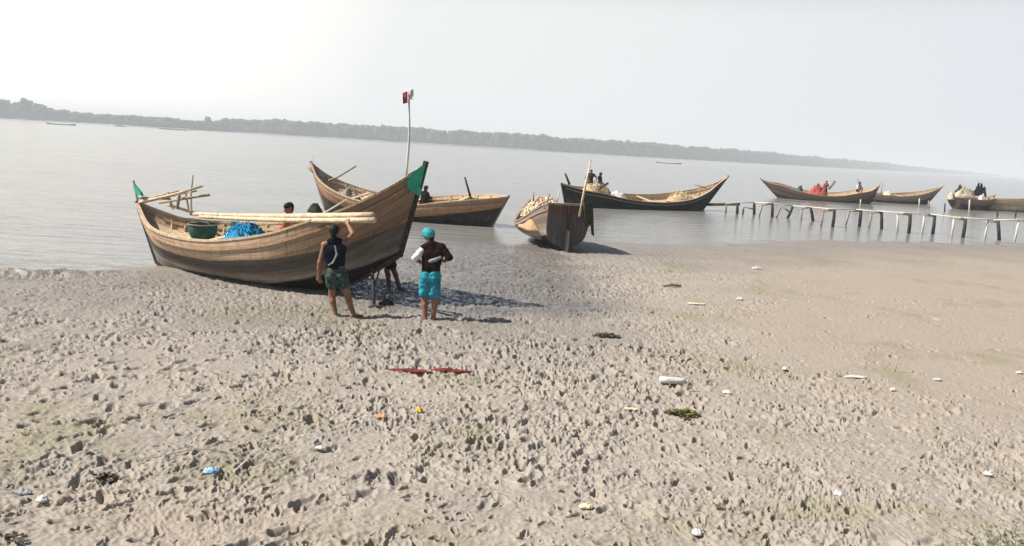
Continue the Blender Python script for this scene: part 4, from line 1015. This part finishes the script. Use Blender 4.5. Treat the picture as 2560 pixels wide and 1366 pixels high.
# boy with cap
g = on_ground(1072, 797, 0); mz = mud_z(g[0], g[1])
bx = lambda px: (px-1072)/144.4
bz = lambda py: (797-py)/144.4
person('boy seen from behind in teal cap, black shirt and bright cyan shorts', (g[0], g[1], mz-.03),
    dict(pelvis=(bx(1071), 0, .80), chest=(bx(1074), .02, 1.19), neck=(bx(1069), .03, 1.38), head=(bx(1062), .07, 1.52), face=(-.75, .6, -.25),
         sL=(bx(1053), .02, 1.30), eL=(bx(1031), -.06, 1.12), wL=(bx(1043), .14, 1.03), hL=(bx(1050), .22, 1.02),
         sR=(bx(1096), .02, 1.33), eR=(bx(1118), -.04, 1.17), wR=(bx(1104), .16, 1.08), hR=(bx(1094), .22, 1.06),
         kL=(bx(1057), .05, .40), aL=(bx(1062), -.02, .07), kR=(bx(1085), .0, .40), aR=(bx(1083), .03, .07), tL=(-.3, 1, 0), tR=(.4, 1, 0)),
    shirt='maroon_shirt', shorts='cyan_cloth', sleeves=1.0, hair=True, cap='cap_cloth', sleeve_mat='white_cloth', res=.0095,
    panel=('grey_cloth', [((bx(1070), -.076, 1.09), (bx(1084), -.076, 1.13), .036, .038), ((bx(1084), -.076, 1.13), (bx(1094), -.066, 1.17), .038, .034)]))
# person on the far side of the bow, legs showing under the keel
g = at(985, 728, 16.55); mz = mud_z(g[0], g[1])
qx = lambda px: (px-985)/121.0
person('person behind the raised bow, dark bare legs showing under the keel', (g[0], g[1], mz-.02),
    dict(pelvis=(qx(972), .0, .80), chest=(qx(950), .0, 1.18), neck=(qx(944), .0, 1.37), head=(qx(941), -.03, 1.52), face=(-.6, -.8, -.1),
         sL=(qx(962), .12, 1.30), eL=(qx(950), .05, 1.08), wL=(qx(935), -.08, 1.15), sR=(qx(928), -.06, 1.30), eR=(qx(925), -.1, 1.08), wR=(qx(915), -.16, 1.2),
         kL=(qx(966), -.05, .42), aL=(qx(972), .02, .08), kR=(qx(981), .05, .42), aR=(qx(997), .05, .07), tL=(.2, -1, 0), tR=(.9, -.5, 0)),
    shirt='black_cloth', shorts='black_cloth', skin='dark_skin', sleeves=.8)
def sitter(label, foot, skin='skin', shirt=None, shorts='black_cloth', face=(.3, -.9, -.1), sc=1.0, rz=0.0, res=.016, lean=.1, **kw):
    f = norm(face); r_ = norm(np.cross(f, (0, 0, 1)))
    b = lambda a_, f_, z_: r_*a_+f*f_+vec(0, 0, z_)
    J = dict(pelvis=b(0, 0, .12), chest=b(0, lean, .48), neck=b(0, lean*1.3, .65), head=b(0, lean*1.6, .80), face=face,
             sL=b(-.18, lean*1.1, .58), eL=b(-.24, lean+.12, .33), wL=b(-.14, lean+.32, .28), sR=b(.18, lean*1.1, .58), eR=b(.24, lean+.12, .33), wR=b(.14, lean+.32, .28),
             kL=b(-.16, .36, .40), aL=b(-.14, .34, .06), kR=b(.16, .36, .40), aR=b(.14, .34, .06))
    return person(label, foot, J, rz, res, skin, shirt, shorts, .7 if shirt else 0, sc=sc, **kw)
# bare-shouldered person in the big boat
dkp = B1.deck(4.62, .45)
person('bare-shouldered person with black hair leaning forward inside the green-tipped boat', at(722, 523, 16.75)-vec(0, -.04, .72),
    dict(pelvis=(-.12, .02, .22), chest=(.0, .0, .44), neck=(.03, -.02, .58), head=(.0, -.04, .72), face=(-.7, -.6, -.35), sL=(.05, .17, .52), eL=(.2, .2, .32), wL=(.3, .1, .12), sR=(.07, -.17, .52), eR=(.20, -.22, .33), wR=(.30, -.25, .13),
         kL=(.12, .2, .14), aL=(-.12, .18, .07), kR=(.14, -.16, .14), aR=(-.12, -.16, .07)), skin='skin', shorts='red_cloth', res=.011, sc=1.02)
sitter('person in white shirt with black hair seated in the orange-brown boat', B2.deck(3.35, .1)+(0, 0, -.02), shirt='white_cloth', face=(.8, -.5, -.2), sc=.95)
sitter('small dark-shirted person far along the rail of the orange-brown boat', B2.deck(4.75, .55)+(0, 0, .0), shirt='black_cloth', face=(.5, .5, 0), sc=.95, skin='dark_skin')
def stander(label, foot, skin='dark_skin', shirt='black_cloth', shorts='black_cloth', face=(.2, -1, 0), res=.02, sc=1.0, arm=0.0):
    f = norm(face); r_ = norm(np.cross(f, (0, 0, 1)))
    b = lambda a_, f_, z_: r_*a_+f*f_+vec(0, 0, z_)
    J = dict(pelvis=b(0, 0, .85), chest=b(0, .03, 1.24), neck=b(0, .03, 1.42), head=b(0, .06, 1.56), face=face, sL=b(-.19, 0, 1.35), eL=b(-.27-arm, .05, 1.1+arm*.5), wL=b(-.22-arm, .2, .92+arm), sR=b(.19, 0, 1.35), eR=b(.27+arm, .05, 1.1), wR=b(.2, .22, .95),
             kL=b(-.12, .04, .45), aL=b(-.13, 0, .07), kR=b(.12, .03, .45), aR=b(.14, 0, .07))
    return person(label, foot, J, 0, res, skin, shirt, shorts, .6, sc=sc)
g = at(1478, 482, 46.6); fz = B4.deck(1.9, .3)
p_ = at(1478, 428, 46.9); stander('left of two standing people in the stern of the black-hulled boat, olive clothes', (p_[0], p_[1], p_[2]-1.58*.86), shirt='olive_cloth', shorts='olive_cloth', arm=.12, sc=.86)
p_ = at(1500, 435, 46.9); stander('right of two standing people in the stern of the black-hulled boat, black clothes', (p_[0], p_[1], p_[2]-1.58*.86), shirt='black_cloth', shorts='grey_cloth', sc=.86, face=(.8, -.4, 0))
p_ = at(2066, 455, 72.6); stander('person in pink shirt standing behind the red cloth on the slender brown boat', (p_[0], p_[1], p_[2]-1.58*.9), shirt='far_cloth', sc=.9)
p_ = at(2147, 458, 72.2); sitter('person in white shirt sitting at the right end of the slender brown boat', (p_[0], p_[1], p_[2]-.8), shirt='white_cloth', res=.022)

# ------------------------------------------------------------------ litter on the mud
def soft_z(x, y):
    r, t = math.hypot(x, y), math.atan2(x, y)
    i = min(len(rs)-2, max(0, np.searchsorted(rs, r)-1)); j = min(len(th)-2, max(0, np.searchsorted(th, t)-1))
    di, dj = max(2, int(.16/(rs[i+1]-rs[i]))), max(2, int(.16/(r*.0011)))
    q = GZ[max(0, i-di):i+di, max(0, j-dj):j+dj]
    return float(.45*q.mean()+.55*np.percentile(q, 75))
def lay(px, py): g_ = on_ground(px, py, 0); z_ = soft_z(g_[0], g_[1]); g_ = on_ground(px, py, z_); return np.array([g_[0], g_[1], soft_z(g_[0], g_[1])])
def crumple(name, label, cat, px, py, lx, ly, h_, mat, seed, rz=0.0, group=None):
    c = lay(px, py); n_, m_ = 14, 9; vs, fs = [], []
    for side in (1, 0):
        for j in range(m_+1):
            for i in range(n_+1):
                a_, b_ = i/n_*2-1, j/m_*2-1
                e = (1-abs(a_)**3)*(1-abs(b_)**3)
                w_ = float(noise(np.array([a_*1.7+seed]), np.array([b_*1.7]), seed)[0]); w2_ = float(noise(np.array([a_*4+seed]), np.array([b_*4]), seed+3)[0])
                ed = 1+.25*float(noise(np.array([math.atan2(b_, a_)*1.3]), np.array([seed*1.]), seed+5)[0])
                vs.append((a_*lx/2*ed*(1-.25*b_*b_), b_*ly/2*ed*(1-.25*a_*a_), (h_*(e*.55+e*w_*.8+e*w2_*.5)+.012 if side else .001)))
    K = (n_+1)*(m_+1)
    for j in range(m_):
        for i in range(n_):
            q = j*(n_+1)+i; fs.append((q, q+1, q+n_+2, q+n_+1)); fs.append((K+q, K+q+n_+1, K+q+n_+2, K+q+1))
    ring = [i for i in range(n_+1)]+[j*(n_+1)+n_ for j in range(1, m_+1)]+[m_*(n_+1)+i for i in range(n_-1, -1, -1)]+[j*(n_+1) for j in range(m_-1, 0, -1)]
    for a_, b_ in zip(ring, ring[1:]+ring[:1]): fs.append((b_, a_, K+a_, K+b_))
    o = mesh_obj(name, vs, fs, M[mat]); o.location = tuple(c+np.array([0, 0, .012])); o.rotation_euler = (0, 0, rz)
    return tag(o, label, cat, group)
crumple('rag', 'left length of the torn maroon cloth strip on the mud', 'cloth', 1025, 931, .56, .085, .025, 'maroon_cloth', 71, -.04)
crumple('rag', 'right length of the torn maroon cloth strip on the mud', 'cloth', 1130, 931, .52, .085, .028, 'maroon_cloth', 72, .03)
bt = thing('plastic_bottle', 'clear white plastic bottle lying beside a small stake on the mud', 'bottle', lay(1684, 962)+(0, 0, .045), .05)
mb = MB(); mb.tube([(-.2, 0, 0), (-.19, 0, 0), (-.05, 0, 0), (.08, 0, 0), (.14, 0, 0), (.17, 0, 0)], [.032, .046, .048, .046, .038, .018], 14); mb.build('bottle_body', M['white_plastic'], bt, True)
MB().tube([(.168, 0, 0), (.2, 0, 0)], [.019, .019], 12).build('bottle_cap', M['white_plastic'], bt, True)
c = lay(1718, 978); bt.location[2] += .01; pole('stake', 'short dark stake beside the white plastic bottle', 'stake', [c-(0, 0, .05), c+(.005, 0, .17)], [.012, .01], 'grey_wood')
for (px, py, lx, ly, h_, mt, lb, nm, ct) in [
    (2470, 1190, .10, .07, .04, 'white_plastic', 'bright white scrap alone at the far right of the near mud', 'paper_scrap', 'litter'),
    (1465, 1272, .13, .07, .03, 'cream_plastic', 'cream scrap near the bottom edge of the mud', 'paper_scrap', 'litter'),
    (1741, 1338, .08, .09, .04, 'white_plastic', 'white scrap at the bottom edge, right of the cream scrap', 'paper_scrap', 'litter'),
    (105, 1255, .10, .08, .04, 'white_plastic', 'crumpled white bag on the mud at bottom left', 'plastic_bag', 'litter'),
    (60, 1236, .14, .07, .03, 'grey_cloth', 'grey translucent wrapper beside the white bag at bottom left', 'wrapper', 'litter'),
    (528, 1184, .13, .09, .055, 'blue_wrap', 'crumpled blue and white packet on the mud', 'packet', 'litter'),
    (1048, 1032, .09, .06, .05, 'yellow_wrap', 'small yellow wrapper on the mud', 'wrapper', 'litter'),
    (954, 1045, .15, .11, .03, 'orange_scrap', 'orange-tan scrap left of the yellow wrapper', 'wrapper', 'litter'),
    (1892, 673, .28, .16, .07, 'white_plastic', 'white scrap on the smooth mud nearest the footbridge', 'paper_scrap', 'litter'),
    (1850, 751, .18, .12, .06, 'white_plastic', 'white scrap on the smooth mud below the one by the water', 'paper_scrap', 'litter'),
    (1580, 1027, .18, .03, .02, 'cream_plastic', 'thin pale strip left of the green weed clump', 'strip', 'litter'),
    (2140, 946, .33, .06, .025, 'white_cloth', 'long white strip of plastic left of the upright twig', 'strip', 'litter'),
    (2344, 953, .11, .06, .03, 'white_plastic', 'white scrap right of the upright twig', 'paper_scrap', 'litter'),
    (2232, 978, .09, .05, .03, 'cream_plastic', 'small cream scrap below the upright twig', 'paper_scrap', 'litter'),
    (1961, 926, .06, .07, .03, 'white_plastic', 'tiny white scrap between the bottle and the long white strip', 'paper_scrap', 'litter'),
    (2548, 935, .10, .05, .03, 'cream_plastic', 'pale scrap at the right edge of the mud', 'paper_scrap', 'litter'),
    (1818, 985, .12, .07, .035, 'white_cloth', 'pale cloth scrap just right of the bottle stake', 'cloth', 'litter'),
    (2095, 1240, .09, .06, .03, 'white_cloth', 'dull white scrap left of the bright white one at right', 'paper_scrap', 'litter'),
    (800, 1125, .09, .05, .025, 'white_cloth', 'dull white scrap right of the blue packet', 'paper_scrap', 'litter'),
    (1740, 762, .42, .07, .02, 'cream_plastic', 'faint pale strip on the smooth mud', 'strip', 'litter')]:
    crumple(nm, lb, ct, px, py, lx, ly, h_, mt, int(px*7+py) % 97, random.uniform(-.4, .4) if lx < .2 else .05)
c = lay(2236, 930); pole('twig', 'thin upright twig standing in the mud at right', 'twig', [c-(0, 0, .05), c+(.02, 0, .10), c+(.035, .02, .27)], [.009, .007, .005], 'dull_pole')
c, c2 = lay(585, 1185), lay(622, 1152); pole('stick', 'pale stick lying beside the blue packet', 'stick', [c+(0, 0, .02), (c+c2)/2+(.01, 0, .03), c2+(0, 0, .02)], [.008, .009, .006], 'white_pole')
cs = [lay(x_, y_)+(0, 0, .015) for x_, y_ in ((330, 1152), (400, 1146), (470, 1130), (520, 1126), (600, 1142))]; pole('twig', 'long bent dark twig lying above the blue packet', 'twig', cs, [.003, .004, .005, .004, .002], 'grey_wood')
c, c2 = lay(1655, 717), lay(1702, 719); pole('driftwood', 'short brown driftwood on the smooth mud', 'driftwood', [c+(0, 0, .03), (c+c2)/2+(0, 0, .06), c2+(0, 0, .03)], [.03, .045, .025], 'grey_wood')
def clump(name, label, cat, px, py, rx_, ry_, h_, mat, n_, seed):
    c = lay(px, py); R_ = random.Random(seed); vs, fs = [], []
    for k_ in range(n_):
        a_, f = R_.uniform(0, 6.28), math.sqrt(R_.random()); x_, y_ = f*math.cos(a_)*rx_, f*math.sin(a_)*ry_
        z_ = R_.uniform(0, h_)*(1-f*f*.8); l_ = R_.uniform(.03, .075); w_ = l_*R_.uniform(.2, .45); d_ = R_.uniform(0, 6.28); t_ = R_.uniform(-.5, .6)
        dx, dy = math.cos(d_), math.sin(d_); q = len(vs)
        vs += [(x_, y_, z_), (x_+dx*l_*.5-dy*w_, y_+dy*l_*.5+dx*w_, z_+t_*l_*.6+.01), (x_+dx*l_, y_+dy*l_, max(.0, z_+t_*l_)), (x_+dx*l_*.5+dy*w_, y_+dy*l_*.5-dx*w_, z_+t_*l_*.6)]
        fs.append((q, q+1, q+2, q+3))
    o = mesh_obj(name, vs, fs, M[mat], None, False); o.location = tuple(c)
    return tag(o, label, cat)
clump('weed_clump', 'green and olive weed clump on the mud below the bottle', 'weed', 1705, 1037, .20, .11, .045, 'weed', 360, 1)
clump('weed_clump', 'dark brown weed clump in the middle of the mud', 'weed', 1518, 842, .22, .11, .06, 'dark_weed', 240, 2)
clump('weed_clump', 'dark rotten leaf clump on the mud at bottom left', 'weed', 268, 1197, .11, .06, .05, 'dark_weed', 60, 3)
clump('weed_clump', 'dark leaf clump at the bottom left corner', 'weed', 30, 1352, .10, .06, .05, 'dark_weed', 30, 4)
# grass patch in the corner
vs, fs = [], []
for k_ in range(1100):
    px, py = random.gauss(2560, 95), random.gauss(1372, 34)
    g_ = on_ground(px, py, 0); x_, y_ = g_[0], g_[1]
    if y_ < 5.0: continue
    z_ = mud_z(x_, y_); a_ = random.uniform(0, 6.28); h_ = random.uniform(.015, .05); w_ = .004; ln = random.uniform(.01, .05); q = len(vs)
    cx, sy = math.cos(a_), math.sin(a_)
    vs += [(x_-sy*w_, y_+cx*w_, z_-.004), (x_+sy*w_, y_-cx*w_, z_-.004), (x_+cx*ln*.5, y_+sy*ln*.5, z_+h_*.7), (x_+cx*ln, y_+sy*ln, z_+h_)]
    fs += [(q, q+1, q+2), (q+1, q+3, q+2)]
tag(mesh_obj('grass', vs, fs, M['grass'], None, False), 'thin short grass growing at the bottom right corner', 'grass', kind='stuff')

# ------------------------------------------------------------------ far bank
def bankD(px):
    return float(np.interp(px, [-900, 0, 450, 560, 740, 1300, 1640, 1900, 2150, 2380, 2480], [850, 860, 850, 905, 905, 935, 1020, 1200, 1650, 2500, 3000]))
def bankpt(px):
    D = bankD(px); return np.array([(px-1280)/FPX*D, D])
def treeH(px):
    return float(np.interp(px, [-900, 0, 60, 120, 300, 480, 560, 740, 1300, 1640, 1900, 2150, 2380, 2480], [19, 19, 17.5, 13.5, 11.5, 10.5, 14.9, 17.3, 18, 18, 17.6, 16.5, 11, 3.5]))
pxs = np.linspace(-900, 2480, 160)
vs, fs = [], []
for px in pxs:
    c = bankpt(px); d_ = norm(c)
    for off, z_ in ((-14, -1.2), (-5, .25+.25*math.sin(px*.031)), (0, .7), (160, 1.2), (165, -2.0)): vs.append((*(c+d_*off), z_))
for i in range(len(pxs)-1):
    for k_ in range(4): q = i*5+k_; fs.append((q, q+5, q+6, q+1))
o = mesh_obj('far_bank', vs, fs, M['far_bank']); tag(o, kind='structure')
if o.data.polygons[2].normal.z < 0: o.data.flip_normals()
ICO = None
def ico():
    import bmesh
    bm = bmesh.new(); bmesh.ops.create_icosphere(bm, subdivisions=2, radius=1)
    v = np.array([v_.co for v_ in bm.verts]); f = np.array([[v_.index for v_ in f_.verts] for f_ in bm.faces]); bm.free(); return v, f
IV, IF = ico()
def blobs(items, seed):
    VS, FS, k_ = [], [], 0
    r_ = np.random.default_rng(seed)
    for (c, s_) in items:
        d_ = 1+.30*r_.standard_normal(len(IV))[:, None]*.6
        VS.append(IV*d_*np.asarray(s_)+np.asarray(c)); FS.append(IF+k_); k_ += len(IV)
    return np.concatenate(VS), np.concatenate(FS)
items = []
px = -900.0
while px < 2470:
    D = bankD(px); H_ = treeH(px)
    for row in range(3):
        c = bankpt(px+random.uniform(-4, 4)); d_ = norm(c); c = c+d_*(row*9+random.uniform(0, 6)+2)
        hh = H_*(random.uniform(.84, 1.03) if px < 540 else random.uniform(.99, 1.04))*(1+(.08 if px < 540 else .02)*math.sin(px*.021)+.03*math.sin(px*.067))
        wd = random.uniform(3.5, 6.0)*(1 if D < 1300 else 1.7)
        items.append(((c[0], c[1], hh*.36), (wd*1.25, wd*1.25, hh*.40)))
        for q in range(2): items.append(((c[0]+random.uniform(-wd, wd), c[1]+random.uniform(-2, 0), hh*random.uniform(.6, .84)), (wd*random.uniform(.6, 1.1), wd*.8, hh*random.uniform(.12, .17))))
    px += FPX/D*(4.0 if D < 1300 else 7.0)
V, F = blobs(items, 5)
tag(mesh_obj('far_wood', V, F, M['far_leaf'], None, False), 'long hazy belt of low trees along the far river bank', 'wood', kind='stuff')
for (px, h_, w_, lb) in [(-10, 23, 12, 'largest hazy tree crown, at the left edge on the far bank'), (52, 21, 10, 'broad hazy tree just right of the largest one on the far bank'), (95, 17, 8, 'lower rounded hazy tree, third along the far bank from the left edge'),
        (508, 15.2, 4.2, 'pointed hazy tree where the taller wood begins on the far bank')]:
    c = bankpt(px)
    t_ = thing('tree', lb, 'tree', (c[0], c[1], .5), 0, 'single trees standing out on the far bank')
    MB().tube([(0, 0, -.3), (.1, 0, h_*.35), (.0, .1, h_*.7)], [.28, .2, .1], 7).build('trunk', M['far_trunk'], t_, True)
    it = []
    for q in range(46):
        a_, f = random.uniform(0, 6.28), random.uniform(0, 1)**.6; zz = random.uniform(.35, .95)*h_; wd = w_*math.sin(min(1, max(.15, (zz/h_-.25)/.75))*math.pi*.8+.3)
        it.append(((f*wd*math.cos(a_), f*wd*math.sin(a_), zz), tuple(random.uniform(.35, .8)*w_*.36*np.array([1, 1, .8]))))
    V, F = blobs(it, int(px)+200); mesh_obj('crown', V, F, M['far_leaf'], t_, False)
# distant boats and landing stage
def far_boat(label, px, py, ln, mat, cabin=None, hgt=.8, rz=0.0):
    g_ = on_ground(px, py, WATER_Z); Y = min(g_[1], bankD(px)-20); g_ = np.array([(px-1280)/FPX*Y, Y, WATER_Z])
    t_ = thing('far_boat', label, 'boat', g_, rz)
    n_ = 13; vs, fs = [], []
    for i in range(n_):
        s_ = i/(n_-1)*2-1; b_ = ln*.13*(1-abs(s_)**2.4)+.04; z_ = hgt*(.55+.9*s_**4)
        vs += [(s_*ln/2, 0, -.3), (s_*ln/2*1.02, -b_, z_), (s_*ln/2*1.02, b_, z_)]
    for i in range(n_-1):
        q = i*3; fs += [(q, q+3, q+4, q+1), (q, q+2, q+5, q+3), (q+1, q+4, q+5, q+2)]
    mesh_obj('hull', vs, fs, M[mat], t_)
    if cabin:
        mb = MB(); mb.bar((-ln*.12, 0, hgt*.6+cabin[1]/2), (ln*.22, 0, hgt*.6+cabin[1]/2), ln*.17, cabin[1]); mb.build('cabin', M[cabin[0]], t_)
        MB().bar((-ln*.16, 0, hgt*.6+cabin[1]+.06), (ln*.26, 0, hgt*.6+cabin[1]+.06), ln*.21, .12).build('roof', M[cabin[0]], t_)
    return t_
far_boat('faint dark low boat before the far bank, leftmost on the water', 145, 312, 15, 'grey_paint', None, .7)
far_boat('small white boat before the far bank, left of the landing stage', 287, 316, 11, 'white_plastic', ('white_plastic', 1.3), 1.0)
far_boat('white boat touching the right end of the grey landing stage', 466, 326, 7, 'white_plastic', ('white_plastic', 1.0), .8)
t5 = far_boat('low dark canoe alone on the open river above the black-hulled boat', 1650, 408, 10.5, 'grey_wood', None, .45)
ls = thing('landing_stage', 'long grey landing stage with flat roof at the far bank', 'landing stage', np.array([(423-1280)/FPX*600, 600, WATER_Z]))
MB().bar((-10, 0, .35), (10, 0, .35), 3.5, .7).build('float', M['grey_paint'], ls)
MB().bar((-9.4, 0, 2.4), (9.4, 0, 2.4), 3.2, .25).build('roof', M['grey_paint'], ls)
for k_ in range(6): MB().bar((-9+k_*3.6, -1.2, .7), (-9+k_*3.6, -1.2, 2.28), .2, .2).build('post', M['grey_paint'], ls)

# ------------------------------------------------------------------ haze
HZ = 0.0007
mh = bpy.data.materials.new('haze'); mh.use_nodes = True; nt = mh.node_tree; nt.nodes.clear()
out = nt.nodes.new("ShaderNodeOutputMaterial"); pv = nt.nodes.new("ShaderNodeVolumePrincipled")
pv.inputs['Color'].default_value = (.88, .945, .99, 1); pv.inputs['Density'].default_value = HZ; pv.inputs['Anisotropy'].default_value = 0.0
nt.links.new(pv.outputs[0], out.inputs['Volume'])
x0, x1, y0, y1, z0, z1 = -4300, 4300, -120, 4500, -3.2, 34
hv = [(x_, y_, z_) for z_ in (z0, z1) for x_, y_ in ((x0, y0), (x1, y0), (x1, y1), (x0, y1))]
hz = mesh_obj('haze', hv, [(3, 2, 1, 0), (4, 5, 6, 7), (0, 1, 5, 4), (1, 2, 6, 5), (2, 3, 7, 6), (3, 0, 4, 7)], mh, None, False)
tag(hz, kind='stuff')
SC.cycles.volume_bounces = 1
